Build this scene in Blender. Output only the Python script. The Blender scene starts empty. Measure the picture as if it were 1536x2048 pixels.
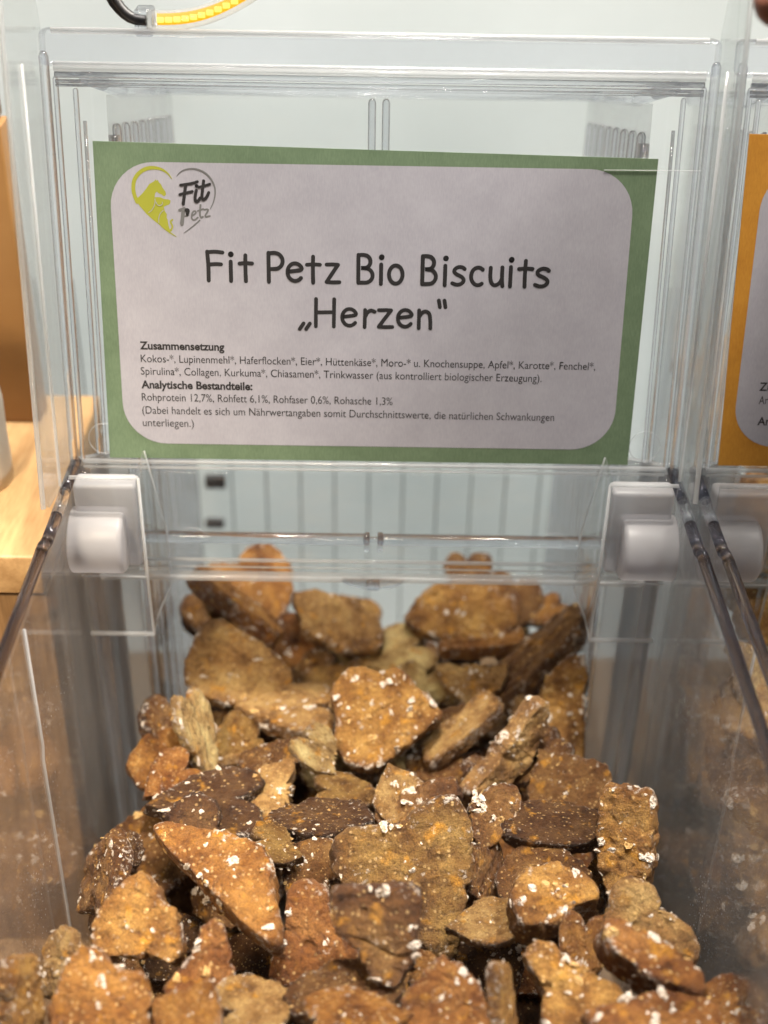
import bpy, bmesh, math, random
import numpy as np
from mathutils import Vector, Matrix, noise

scene = bpy.context.scene
rad = math.radians
random.seed(7)

# ------------------------------------------------------------------ camera
FPX, IW, IH = 2730.0, 1536.0, 2048.0
PITCH, YAW, ROLL = rad(33), rad(.5), rad(1.1)
CAM = Vector((0, -.452, .2735))
fwd = Vector((math.sin(YAW) * math.cos(PITCH), math.cos(YAW) * math.cos(PITCH), -math.sin(PITCH)))
r0 = Vector((math.cos(YAW), -math.sin(YAW), 0)); u0 = r0.cross(fwd)
RIGHT = r0 * math.cos(ROLL) + u0 * math.sin(ROLL)
UP = -r0 * math.sin(ROLL) + u0 * math.cos(ROLL)
BACK = -fwd
cd = bpy.data.cameras.new('camera'); cam = bpy.data.objects.new('camera', cd)
scene.collection.objects.link(cam); scene.camera = cam
cam.matrix_world = Matrix.Translation(CAM) @ Matrix((RIGHT, UP, BACK)).transposed().to_4x4()
cd.sensor_fit = 'VERTICAL'; cd.sensor_height = 36; cd.lens = FPX / IH * 36
cd.clip_start = .01; cd.clip_end = 20
cd.dof.use_dof = True; cd.dof.focus_distance = .488; cd.dof.aperture_fstop = 6.0

# ------------------------------------------------------------------ world, lamps, exposure
w = bpy.data.worlds.new('World'); scene.world = w; w.use_nodes = True
nt = w.node_tree; bg = nt.nodes['Background']
tc = nt.nodes.new('ShaderNodeTexCoord'); sx = nt.nodes.new('ShaderNodeSeparateXYZ'); rp = nt.nodes.new('ShaderNodeValToRGB')
nt.links.new(tc.outputs['Generated'], sx.inputs[0]); nt.links.new(sx.outputs['Z'], rp.inputs[0])
nt.links.new(rp.outputs[0], bg.inputs[0])
e = rp.color_ramp.elements
e[0].position = .0; e[0].color = (.16, .13, .11, 1); e[1].position = .75; e[1].color = (.80, .83, .88, 1)
bg.inputs[1].default_value = .09

def area(name, loc, target, sx_, sy_, power, col):
    l = bpy.data.lights.new(name, 'AREA'); l.shape = 'RECTANGLE'; l.size = sx_; l.size_y = sy_
    l.energy = power; l.color = col
    o = bpy.data.objects.new(name, l); scene.collection.objects.link(o)
    o.location = loc; o.rotation_euler = (Vector(target) - Vector(loc)).to_track_quat('-Z', 'Y').to_euler()
    return o
area('overhead_lamp_and_fill', (.08, -.11, 1.15), (.01, -.05, -.1), .16, .13, 30, (1, .92, .82))
area('front_glint_fill', (-.30, -.75, 1.30), (0, 0, -.05), 1.6, .06, 1.2, (1, .96, .92))  # added strip light for glints in the clear bars
area('front_glint_fill', (.25, -1.15, 1.15), (0, 0, -.05), 1.6, .06, 1.4, (1, .96, .92))  # second added strip, also for streak highlights on the bars
area('overhead_lamp_and_fill', (.64, -.10, 1.15), (.26, -.02, -.1), .25, .20, 24, (1, .93, .84))  # added fill to brighten the right-hand bin
area('overhead_lamp_and_fill', (-.03, .09, .95), (0, .07, -.15), .34, .10, 6, (1, .93, .84))  # added fill to brighten the back of the heap
area('wall_fill_light', (.05, .55, -.06), (.05, .2, -.06), 1.5, .9, 16, (.98, 1, .995))  # added light behind the wall to brighten it evenly
area('counter_fill', (-.26, -.42, .45), (-.21, -.02, -.15), .12, .12, .85, (1, .82, .60)).data.spread = rad(50)  # added fill to brighten the wooden counter

scene.view_settings.view_transform = 'Standard'; scene.view_settings.look = 'None'
scene.view_settings.exposure = 0; scene.view_settings.gamma = 1
try: scene.view_settings.use_curve_mapping = False
except Exception: pass
cy = scene.cycles
cy.max_bounces = 24; cy.transparent_max_bounces = 40; cy.transmission_bounces = 16; cy.glossy_bounces = 8
cy.use_denoising = True; cy.caustics_refractive = False; cy.caustics_reflective = False
cy.sample_clamp_indirect = 6

# ------------------------------------------------------------------ pixel rays -> points on real surfaces
def ray(px, py):
    return (fwd * FPX + RIGHT * (px - IW / 2) + UP * (IH / 2 - py)).normalized()
def hit(px, py, p0, n):
    d = ray(px, py); p0 = Vector(p0); n = Vector(n)
    return CAM + d * ((p0 - CAM).dot(n) / d.dot(n))

# ------------------------------------------------------------------ materials
def mat(name):
    m = bpy.data.materials.new(name); m.use_nodes = True
    m.node_tree.nodes.clear()
    out = m.node_tree.nodes.new('ShaderNodeOutputMaterial')
    N = lambda t, **k: _node(m.node_tree, t, k)
    L = lambda a, b: m.node_tree.links.new(a, b)
    return m, N, L, out
def _node(t, ty, k):
    n = t.nodes.new(ty)
    for a, v in k.items():
        if a.startswith('i_'): n.inputs[a[2:].replace('_', ' ')].default_value = v
        else: setattr(n, a, v)
    return n
def ramp(N, stops):
    n = N('ShaderNodeValToRGB'); el = n.color_ramp.elements
    while len(el) < len(stops): el.new(.5)
    for q, (p, c) in zip(el, stops): q.position = p; q.color = tuple(c) + (1,) if len(c) == 3 else c
    return n

def simple(name, col, rough=.5, **kw):
    m, N, L, out = mat(name)
    p = N('ShaderNodeBsdfPrincipled'); p.inputs['Base Color'].default_value = (*col, 1); p.inputs['Roughness'].default_value = rough
    for k, v in kw.items(): p.inputs[k.replace('_', ' ')].default_value = v
    L(p.outputs[0], out.inputs[0]); return m

def clear_sheet(name, tint, dust=0.0, frost=0.0, bump=0.0, rough=.02, ior=1.49, dcol=(.82, .83, .85)):
    """clear plastic sheet: see-through body, Fresnel gloss on both faces, dust and frosting"""
    m, N, L, out = mat(name)
    geo = N('ShaderNodeNewGeometry')
    ir = N('ShaderNodeMapRange'); ir.inputs[3].default_value = ior; ir.inputs[4].default_value = 1 / ior
    L(geo.outputs['Backfacing'], ir.inputs[0])
    fr = N('ShaderNodeFresnel'); L(ir.outputs[0], fr.inputs[0])
    t = N('ShaderNodeBsdfTransparent'); t.inputs[0].default_value = (*tint, 1)
    g = N('ShaderNodeBsdfGlossy'); g.inputs['Roughness'].default_value = rough
    tcn = N('ShaderNodeTexCoord')
    if bump:
        nz = N('ShaderNodeTexNoise', i_Scale=38.0, i_Detail=2.0); L(tcn.outputs['Object'], nz.inputs['Vector'])
        b = N('ShaderNodeBump', i_Strength=bump, i_Distance=.002); L(nz.outputs[0], b.inputs['Height'])
        L(b.outputs[0], g.inputs['Normal']); L(b.outputs[0], fr.inputs['Normal'])
    mx = N('ShaderNodeMixShader'); L(fr.outputs[0], mx.inputs[0]); L(t.outputs[0], mx.inputs[1]); L(g.outputs[0], mx.inputs[2])
    last = mx
    if frost or dust:
        d = N('ShaderNodeBsdfDiffuse'); d.inputs[0].default_value = (*dcol, 1)
        tr = N('ShaderNodeBsdfTranslucent'); tr.inputs[0].default_value = (*dcol, 1)
        add = N('ShaderNodeMixShader'); add.inputs[0].default_value = .5
        L(d.outputs[0], add.inputs[1]); L(tr.outputs[0], add.inputs[2])
        fac = N('ShaderNodeMath', operation='ADD'); fac.inputs[0].default_value = frost; fac.inputs[1].default_value = 0
        if dust:
            v = N('ShaderNodeTexVoronoi', i_Scale=420.0); L(tcn.outputs['Object'], v.inputs['Vector'])
            sp = N('ShaderNodeMath', operation='LESS_THAN'); sp.inputs[1].default_value = .13; L(v.outputs['Distance'], sp.inputs[0])
            n2 = N('ShaderNodeTexNoise', i_Scale=26.0, i_Detail=3.0); L(tcn.outputs['Object'], n2.inputs['Vector'])
            mr = N('ShaderNodeMapRange'); mr.inputs[1].default_value = .5; mr.inputs[2].default_value = .75; L(n2.outputs[0], mr.inputs[0])
            mu = N('ShaderNodeMath', operation='MULTIPLY'); L(sp.outputs[0], mu.inputs[0]); L(mr.outputs[0], mu.inputs[1])
            sc = N('ShaderNodeMath', operation='MULTIPLY'); L(mu.outputs[0], sc.inputs[0]); sc.inputs[1].default_value = dust
            # fine wiping haze
            n3 = N('ShaderNodeTexNoise', i_Scale=60.0, i_Detail=6.0, i_Roughness=.7); L(tcn.outputs['Object'], n3.inputs['Vector'])
            m3 = N('ShaderNodeMapRange'); m3.inputs[1].default_value = .45; m3.inputs[2].default_value = .8; m3.inputs[4].default_value = .06; L(n3.outputs[0], m3.inputs[0])
            a2 = N('ShaderNodeMath', operation='ADD'); L(sc.outputs[0], a2.inputs[0]); L(m3.outputs[0], a2.inputs[1])
            L(a2.outputs[0], fac.inputs[1])
        m2 = N('ShaderNodeMixShader'); L(fac.outputs[0], m2.inputs[0]); L(mx.outputs[0], m2.inputs[1]); L(add.outputs[0], m2.inputs[2])
        last = m2
    L(last.outputs[0], out.inputs[0]); return m

def glass(name, col, ior=1.47, rough=0.0, see=.50):
    m, N, L, out = mat(name)
    g = N('ShaderNodeBsdfGlass'); g.inputs['Color'].default_value = (*col, 1); g.inputs['IOR'].default_value = ior; g.inputs['Roughness'].default_value = rough
    t = N('ShaderNodeBsdfTransparent'); t.inputs[0].default_value = (*col, 1)
    mx = N('ShaderNodeMixShader'); mx.inputs[0].default_value = see
    L(g.outputs[0], mx.inputs[1]); L(t.outputs[0], mx.inputs[2]); L(mx.outputs[0], out.inputs[0]); return m

M = {}
M['pane'] = clear_sheet('clear_plastic_pane', (.985, .99, .99), bump=.05)
M['wall'] = clear_sheet('clear_plastic_wall', (.982, .984, .985), dust=.9, frost=.05, ior=1.42, bump=.04, rough=.03)
M['flank'] = clear_sheet('frosted_flank', (.97, .985, .98), frost=.065, bump=.12, rough=.12)
M['bar'] = glass('clear_plastic_bar', (.95, .955, .975))
M['web'] = clear_sheet('corner_refraction_streak', (.93, .94, .95), frost=.42, bump=.3, rough=.1)  # whitish frosting stands in for a bright refraction streak
M['rod'] = glass('clear_plastic_rod', (.95, .955, .975), see=.28)
M['line'] = clear_sheet('cut_edge_highlight', (.97, .98, .98), frost=.34, rough=.05)  # whitish frosting stands in for specular glints along cut edges
M['edge'] = glass('cut_edge_dark_reflection', (.56, .555, .60), see=.28)  # grey-violet tint stands in for dark internal reflection in clear edges
M['frost'] = clear_sheet('frosted_white_plastic', (.90, .90, .93), frost=.46, rough=.4, dcol=(.66, .655, .675))
M['black'] = simple('black_rubber', (.012, .012, .013), .45)
M['ink'] = simple('black_ink', (.012, .011, .012), .6)
M['ink_grey'] = simple('grey_ink', (.12, .12, .12), .6)
M['ink_olive'] = simple('olive_ink', (.27, .28, .025), .6)
M['groove'] = simple('dark_groove', (.04, .04, .04), .6)
M['dark'] = simple('dark_reflection_tone', (.05, .05, .055), .5)  # dark reflection put into a solid colour

def paper(name, a, b):
    m, N, L, out = mat(name)
    p = N('ShaderNodeBsdfPrincipled', i_Roughness=.62)
    tcn = N('ShaderNodeTexCoord')
    n1 = N('ShaderNodeTexNoise', i_Scale=75.0, i_Detail=6.0, i_Roughness=.68); L(tcn.outputs['Object'], n1.inputs['Vector'])
    mp = N('ShaderNodeMapping'); mp.inputs['Scale'].default_value = (2200, 2200, 260); L(tcn.outputs['Object'], mp.inputs[0])
    n2 = N('ShaderNodeTexNoise', i_Scale=1.0, i_Detail=1.0); L(mp.outputs[0], n2.inputs['Vector'])
    mixf = N('ShaderNodeMath', operation='MULTIPLY_ADD'); mixf.inputs[1].default_value = .35; L(n2.outputs[0], mixf.inputs[0])
    h = N('ShaderNodeMath', operation='MULTIPLY'); h.inputs[1].default_value = .65; L(n1.outputs[0], h.inputs[0]); L(h.outputs[0], mixf.inputs[2])
    r = ramp(N, [(.36, a), (.64, b)]); L(mixf.outputs[0], r.inputs[0]); L(r.outputs[0], p.inputs['Base Color'])
    L(p.outputs[0], out.inputs[0]); return m
M['green'] = paper('printed_green_paper', (.090, .136, .078), (.130, .188, .112))
M['orange'] = paper('printed_amber_paper', (.36, .15, .012), (.46, .21, .022))
M['white'] = paper('pale_label_paper', (.285, .28, .316), (.335, .33, .368))

def wood(name, a, b, scale=(14, 160, 160), rough=.45):
    m, N, L, out = mat(name)
    p = N('ShaderNodeBsdfPrincipled', i_Roughness=rough); tcn = N('ShaderNodeTexCoord')
    mp = N('ShaderNodeMapping'); mp.inputs['Scale'].default_value = scale; L(tcn.outputs['Object'], mp.inputs[0])
    n1 = N('ShaderNodeTexNoise', i_Scale=1.0, i_Detail=6.0, i_Roughness=.6, i_Distortion=.4); L(mp.outputs[0], n1.inputs['Vector'])
    n2 = N('ShaderNodeTexNoise', i_Scale=7.0, i_Detail=3.0); L(mp.outputs[0], n2.inputs['Vector'])
    md = N('ShaderNodeMath', operation='MULTIPLY_ADD'); md.inputs[1].default_value = .3; L(n2.outputs[0], md.inputs[0])
    h = N('ShaderNodeMath', operation='MULTIPLY'); h.inputs[1].default_value = .7; L(n1.outputs[0], h.inputs[0]); L(h.outputs[0], md.inputs[2])
    r = ramp(N, [(.34, a), (.66, b)]); L(md.outputs[0], r.inputs[0]); L(r.outputs[0], p.inputs['Base Color'])
    b_ = N('ShaderNodeBump', i_Strength=.2, i_Distance=.001); L(md.outputs[0], b_.inputs['Height']); L(b_.outputs[0], p.inputs['Normal'])
    L(p.outputs[0], out.inputs[0]); return m
M['wood_top'] = wood('light_oak_board', (.30, .17, .07), (.50, .32, .15), (120, 16, 120))
M['wood_front'] = wood('brown_oak_front', (.115, .062, .026), (.31, .185, .085), (150, 150, 9))
M['wood_amber'] = wood('amber_board', (.21, .105, .032), (.27, .14, .046), (8, 60, 8))

def wall_mat():
    m, N, L, out = mat('pale_ribbed_wall')
    p = N('ShaderNodeBsdfPrincipled', i_Roughness=.35); tcn = N('ShaderNodeTexCoord')
    n1 = N('ShaderNodeTexNoise', i_Scale=9.0, i_Detail=4.0); L(tcn.outputs['Object'], n1.inputs['Vector'])
    r = ramp(N, [(.3, (.63, .655, .645)), (.7, (.71, .73, .72))]); L(n1.outputs[0], r.inputs[0]); L(r.outputs[0], p.inputs['Base Color'])
    t = N('ShaderNodeBsdfTranslucent'); L(r.outputs[0], t.inputs[0]); mx = N('ShaderNodeMixShader'); mx.inputs[0].default_value = .55  # translucent so the added light behind can brighten the wall
    L(p.outputs[0], mx.inputs[1]); L(t.outputs[0], mx.inputs[2]); L(mx.outputs[0], out.inputs[0]); return m
M['backwall'] = wall_mat()

def biscuit_mat():
    m, N, L, out = mat('baked_biscuit')
    p = N('ShaderNodeBsdfPrincipled', i_Roughness=.50); tcn = N('ShaderNodeTexCoord'); oi = N('ShaderNodeObjectInfo')
    off = N('ShaderNodeVectorMath', operation='SCALE'); off.inputs['Scale'].default_value = 9.0
    cmb = N('ShaderNodeCombineXYZ'); L(oi.outputs['Random'], cmb.inputs[0]); L(oi.outputs['Random'], cmb.inputs[2]); L(cmb.outputs[0], off.inputs[0])
    vec = N('ShaderNodeVectorMath', operation='ADD'); L(tcn.outputs['Object'], vec.inputs[0]); L(off.outputs[0], vec.inputs[1])
    V = vec.outputs[0]
    big = N('ShaderNodeTexNoise', i_Scale=3.6, i_Detail=5.0, i_Roughness=.62); L(V, big.inputs['Vector'])
    tone = ramp(N, [(.30, (.30, .22, .15)), (.44, (.72, .64, .55)), (.56, (1.05, 1.08, 1.05)), (.72, (1.45, 1.65, 1.75))]); L(big.outputs[0], tone.inputs[0])
    mul = N('ShaderNodeMix', data_type='RGBA', blend_type='MULTIPLY'); mul.inputs[0].default_value = 1
    L(oi.outputs['Color'], mul.inputs[6]); L(tone.outputs[0], mul.inputs[7])
    # saffron-coloured patches
    n2 = N('ShaderNodeTexNoise', i_Scale=6.5, i_Detail=2.0); L(V, n2.inputs['Vector'])
    mr = N('ShaderNodeMapRange'); mr.inputs[1].default_value = .60; mr.inputs[2].default_value = .74; mr.inputs[4].default_value = .8; L(n2.outputs[0], mr.inputs[0])
    m2 = N('ShaderNodeMix', data_type='RGBA'); L(mr.outputs[0], m2.inputs[0]); L(mul.outputs[2], m2.inputs[6]); m2.inputs[7].default_value = (.42, .19, .018, 1)
    # baked, darker rim (mesh attribute)
    at = N('ShaderNodeAttribute', attribute_name='rim')
    n4 = N('ShaderNodeTexNoise', i_Scale=11.0, i_Detail=4.0); L(V, n4.inputs['Vector'])
    rm = N('ShaderNodeMath', operation='MULTIPLY'); L(at.outputs['Fac'], rm.inputs[0]); L(n4.outputs[0], rm.inputs[1])
    m3 = N('ShaderNodeMix', data_type='RGBA', blend_type='MULTIPLY'); L(rm.outputs[0], m3.inputs[0]); L(m2.outputs[2], m3.inputs[6]); m3.inputs[7].default_value = (.42, .27, .16, 1)
    # pale meal grains and floury specks
    vo = N('ShaderNodeTexVoronoi', i_Scale=30.0); L(V, vo.inputs['Vector'])
    sel = N('ShaderNodeSeparateColor'); L(vo.outputs['Color'], sel.inputs[0])
    lt = N('ShaderNodeMath', operation='LESS_THAN'); lt.inputs[1].default_value = .22; L(sel.outputs[0], lt.inputs[0])
    ds = N('ShaderNodeMapRange'); ds.inputs[1].default_value = .42; ds.inputs[2].default_value = .20; L(vo.outputs['Distance'], ds.inputs[0])
    gm = N('ShaderNodeMath', operation='MULTIPLY'); L(lt.outputs[0], gm.inputs[0]); L(ds.outputs[0], gm.inputs[1])
    gm2 = N('ShaderNodeMath', operation='MULTIPLY'); gm2.inputs[1].default_value = .55; L(gm.outputs[0], gm2.inputs[0])
    m4 = N('ShaderNodeMix', data_type='RGBA'); L(gm2.outputs[0], m4.inputs[0]); L(m3.outputs[2], m4.inputs[6]); m4.inputs[7].default_value = (.62, .42, .19, 1)
    fine = N('ShaderNodeTexNoise', i_Scale=95.0, i_Detail=3.0, i_Roughness=.8); L(V, fine.inputs['Vector'])
    fr = ramp(N, [(.30, (.45, .42, .40)), (.5, (1, 1, 1)), (.70, (1.75, 1.75, 1.7))]); L(fine.outputs[0], fr.inputs[0])
    m5 = N('ShaderNodeMix', data_type='RGBA', blend_type='MULTIPLY'); m5.inputs[0].default_value = .8; L(m4.outputs[2], m5.inputs[6]); L(fr.outputs[0], m5.inputs[7])
    mid = N('ShaderNodeTexNoise', i_Scale=26.0, i_Detail=6.0, i_Roughness=.72); L(V, mid.inputs['Vector'])
    dkr = ramp(N, [(.33, (.50, .42, .36)), (.45, (1, 1, 1)), (.66, (1.22, 1.25, 1.2))]); L(mid.outputs[0], dkr.inputs[0])
    m6 = N('ShaderNodeMix', data_type='RGBA', blend_type='MULTIPLY'); m6.inputs[0].default_value = 1; L(m5.outputs[2], m6.inputs[6]); L(dkr.outputs[0], m6.inputs[7])
    # floury crust, thickest round the rim
    cl = N('ShaderNodeTexNoise', i_Scale=5.5, i_Detail=2.0); L(V, cl.inputs['Vector'])
    fl = N('ShaderNodeTexNoise', i_Scale=19.0, i_Detail=5.0, i_Roughness=.66); L(V, fl.inputs['Vector'])
    s1 = N('ShaderNodeMath', operation='MULTIPLY_ADD'); s1.inputs[1].default_value = .10; L(at.outputs['Fac'], s1.inputs[0]); L(fl.outputs[0], s1.inputs[2])
    s2_ = N('ShaderNodeMath', operation='MULTIPLY_ADD'); s2_.inputs[1].default_value = .42; L(cl.outputs[0], s2_.inputs[0]); L(s1.outputs[0], s2_.inputs[2])
    fm = N('ShaderNodeMapRange'); fm.inputs[1].default_value = .87; fm.inputs[2].default_value = .98; fm.inputs[4].default_value = .85; L(s2_.outputs[0], fm.inputs[0])
    m7 = N('ShaderNodeMix', data_type='RGBA'); L(fm.outputs[0], m7.inputs[0]); L(m6.outputs[2], m7.inputs[6]); m7.inputs[7].default_value = (.66, .58, .50, 1)
    L(m7.outputs[2], p.inputs['Base Color'])
    mid2 = N('ShaderNodeMath', operation='MULTIPLY_ADD'); mid2.inputs[1].default_value = .25; L(fm.outputs[0], mid2.inputs[0]); L(mid.outputs[0], mid2.inputs[2])
    hs = N('ShaderNodeMath', operation='MULTIPLY_ADD'); hs.inputs[1].default_value = .35; L(fine.outputs[0], hs.inputs[0]); L(mid2.outputs[0], hs.inputs[2])
    b = N('ShaderNodeBump', i_Strength=1.0, i_Distance=.0020); L(hs.outputs[0], b.inputs['Height']); L(b.outputs[0], p.inputs['Normal'])
    p.inputs['Specular IOR Level'].default_value = .45
    L(p.outputs[0], out.inputs[0]); return m
M['biscuit'] = biscuit_mat()
def flake_mat(name, a, b):
    m, N, L, out = mat(name)
    p = N('ShaderNodeBsdfPrincipled', i_Roughness=.6); tcn = N('ShaderNodeTexCoord')
    n = N('ShaderNodeTexNoise', i_Scale=45.0, i_Detail=3.0); L(tcn.outputs['Object'], n.inputs['Vector'])
    r = ramp(N, [(.35, a), (.6, b)]); L(n.outputs[0], r.inputs[0]); L(r.outputs[0], p.inputs['Base Color'])
    bb = N('ShaderNodeBump', i_Strength=.5, i_Distance=.02); L(n.outputs[0], bb.inputs['Height']); L(bb.outputs[0], p.inputs['Normal'])
    L(p.outputs[0], out.inputs[0]); return m
M['flake'] = flake_mat('white_oat_flake', (.40, .29, .19), (.70, .63, .55))
M['grain'] = flake_mat('tan_grain', (.34, .18, .05), (.58, .38, .15))
def emit(name, col, s):
    m, N, L, out = mat(name); q = N('ShaderNodeEmission'); q.inputs[0].default_value = (*col, 1); q.inputs[1].default_value = s
    L(q.outputs[0], out.inputs[0]); return m
M['led'] = emit('lit_amber_diode', (1, .80, .12), 1.6)
M['led_tape'] = emit('glowing_amber_tape', (1, .47, .0), 1.35)
M['sleeve'] = clear_sheet('milky_sleeve', (.97, .95, .92), frost=.08, rough=.15)
M['skin'] = simple('skin', (.30, .12, .08), .5, Subsurface_Weight=.1, Subsurface_Radius=(.01, .004, .002), Subsurface_Scale=.3)
M['nail'] = simple('nail', (.38, .18, .14), .3)
M['pouch'] = simple('matte_pale_paper', (.55, .5, .43), .7)

# ------------------------------------------------------------------ mesh building
class MB:
    def __init__(s): s.v = []; s.f = []; s.m = []; s.sm = []
    def add(s, vs, fs, mi=0, smooth=False):
        b = len(s.v); s.v += [tuple(v) for v in vs]; s.f += [tuple(i + b for i in f) for f in fs]
        s.m += [mi] * len(fs); s.sm += [smooth] * len(fs)
    def box(s, lo, hi, mi=0, bev=0, fr=None):
        """axis-aligned box, or in the frame fr = (origin, ax, ay, az); bevelled edges"""
        bm = bmesh.new(); bmesh.ops.create_cube(bm, size=1)
        lo = Vector(lo); hi = Vector(hi)
        for v in bm.verts: v.co = Vector([(lo[i] + hi[i]) / 2 + v.co[i] * (hi[i] - lo[i]) for i in range(3)])
        if bev: bmesh.ops.bevel(bm, geom=bm.edges[:], offset=bev, segments=3, affect='EDGES', profile=.5)
        bm.verts.index_update()
        vs = [v.co.copy() for v in bm.verts]
        if fr: vs = [fr[0] + fr[1] * v.x + fr[2] * v.y + fr[3] * v.z for v in vs]
        s.add(vs, [[v.index for v in f.verts] for f in bm.faces], mi, bool(bev)); bm.free()
    def tube(s, pts, r, mi=0, n=12, flat=1.0, round_ends=False):
        pts = [Vector(p) for p in pts]; rs = r if isinstance(r, (list, tuple)) else [r] * len(pts)
        if round_ends:
            a = (pts[0] - pts[1]).normalized(); b = (pts[-1] - pts[-2]).normalized(); R = rs[0]; R2 = rs[-1]
            pts = [pts[0] + a * R * .95, pts[0] + a * R * .7] + pts + [pts[-1] + b * R2 * .7, pts[-1] + b * R2 * .95]
            rs = [R * .3, R * .7] + list(rs) + [R2 * .7, R2 * .3]
        vs = []; fs = []; k = len(pts)
        t0 = (pts[1] - pts[0]).normalized(); ref = Vector((0, 0, 1)) if abs(t0.z) < .9 else Vector((0, 1, 0))
        for i, p in enumerate(pts):
            t = (pts[min(i + 1, k - 1)] - pts[max(i - 1, 0)]).normalized()
            x = ref.cross(t).normalized(); y = t.cross(x)
            for j in range(n):
                a = 2 * math.pi * j / n; vs.append(p + x * math.cos(a) * rs[i] + y * math.sin(a) * rs[i] * flat)
        for i in range(k - 1):
            for j in range(n): fs.append((i * n + j, i * n + (j + 1) % n, (i + 1) * n + (j + 1) % n, (i + 1) * n + j))
        fs.append(tuple(range(n - 1, -1, -1))); fs.append(tuple((k - 1) * n + j for j in range(n)))
        s.add(vs, fs, mi, True)
    def prism(s, poly, d, mi=0):
        """closed polygon of points, thickened by the vector d"""
        n = len(poly); vs = [Vector(p) for p in poly] + [Vector(p) + Vector(d) for p in poly]
        s.add(vs, [tuple(range(n - 1, -1, -1)), tuple(range(n, 2 * n))] + [(i, (i + 1) % n, (i + 1) % n + n, i + n) for i in range(n)], mi)
    def build(s, name, mats, parent=None, origin=(0, 0, 0)):
        me = bpy.data.meshes.new(name); o = Vector(origin)
        me.from_pydata([Vector(v) - o for v in s.v], [], s.f)
        for m in mats: me.materials.append(m)
        me.polygons.foreach_set('material_index', s.m); me.polygons.foreach_set('use_smooth', s.sm)
        me.update()
        bm = bmesh.new(); bm.from_mesh(me); bmesh.ops.recalc_face_normals(bm, faces=bm.faces); bm.to_mesh(me); bm.free()
        ob = bpy.data.objects.new(name, me); scene.collection.objects.link(ob)
        if parent: ob.parent = parent; ob.location = o - WORLD(parent)
        else: ob.location = o
        return ob
def WORLD(o):
    p = Vector(o.location)
    while o.parent: o = o.parent; p += Vector(o.location)
    return p
def empty(name, loc, label, cat, group=None):
    o = bpy.data.objects.new(name, None); o.empty_display_size = .02; scene.collection.objects.link(o); o.location = loc
    return tag(o, label, cat, group)
def tag(o, label, cat, group=None):
    o['label'] = label; o['category'] = cat
    if group: o['group'] = group
    return o
def copy_tree(o, parent=None):
    c = o.copy(); scene.collection.objects.link(c)
    if parent: c.parent = parent
    for ch in list(o.children): copy_tree(ch, c)
    return c

# ------------------------------------------------------------------ setting
HW = .1172            # half width of a bin
mb = MB()
x = -.80 - .0096
bounds = []
k = 0
while x < .9:
    gap = .0030 if abs(x + .0096) < .001 else .0007
    bounds.append((x, gap)); x += .0192; k += 1
mb.box((-.82, .2, -.30), (.92, .206, .75), 0, .0005)
for (a, g) in bounds: mb.box((a - g / 2, .1993, -.295), (a + g / 2, .19998, -.01 if g < .002 else .05), 1)
wall = mb.build('wall', [M['backwall'], M['groove']]); wall['kind'] = 'structure'
mb = MB(); mb.box((-.82, -.34, -.29), (.92, .1995, -.2525), 0, .002)
sh = mb.build('shelf_board', [M['wood_front']]); sh['kind'] = 'structure'


# ------------------------------------------------------------------ wooden counter at the left
cx = -.1285
ct = empty('display_counter', (-.34, .03, -.2525), 'light oak counter box with amber back board left of the clear bin', 'counter')
mb = MB(); mb.box((-.60, -.0215, -.047), (cx, .110, -.029), 0, .0012); mb.build('top_board', [M['wood_top']], ct, (-.36, .045, -.04))
mb = MB(); mb.box((-.60, -.019, -.2525), (cx, .110, -.0485), 0, .001); mb.build('front_panel', [M['wood_front']], ct, (-.36, .045, -.15))
mb = MB(); mb.box((-.60, .083, -.0288), (-.150, .098, .105), 0, .001); mb.build('back_board', [M['wood_amber']], ct, (-.36, .09, .03))
mb = MB(); mb.box((-.60, .072, .1052), (-.152, .098, .16), 0, .002); mb.build('top_rail', [M['wood_front']], ct, (-.36, .085, .13))
# pale paper pouch on the counter
pc = hit(-56, 760, (0, .035, 0), (0, 1, 0))
mb = MB(); vs = []; fs = []
for i in range(15):
    z = -.0288 + .085 * i / 14
    t = i / 14; wx = .030 - .008 * t ** 3; wy = .018 * (1 - t ** 2.2) + .0012
    for j in range(28):
        a = 2 * math.pi * j / 28; c_, s_ = math.cos(a), math.sin(a)
        q = .0012 * noise.noise(Vector((c_ * 2, s_ * 2, z * 60)))
        vs.append((pc.x - .020 + (wx + q) * math.copysign(abs(c_) ** .6, c_), .035 + (wy + q) * math.copysign(abs(s_) ** .8, s_), z))
for i in range(14):
    for j in range(28): fs.append((i * 28 + j, i * 28 + (j + 1) % 28, (i + 1) * 28 + (j + 1) % 28, (i + 1) * 28 + j))
fs += [tuple(range(27, -1, -1)), tuple(14 * 28 + j for j in range(28))]
mb.add(vs, fs, 0, True)
po = mb.build('paper_pouch', [M['pouch']], None, (pc.x - .02, .035, -.0288))
tag(po, 'pale pouch standing on the oak counter at the left edge', 'pouch')

# ------------------------------------------------------------------ clear plastic scoop bin
T = rad(10.3)
LU = Vector((0, math.sin(T), math.cos(T))); LN = Vector((0, -math.cos(T), math.sin(T))); LX = Vector((1, 0, 0))
FR = (Vector((0, 0, 0)), LX, LU, LN)                      # lid frame: x across, s up the lid, n towards the front
def lp(x, s, n=0): return LX * x + LU * s + LN * n

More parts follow.
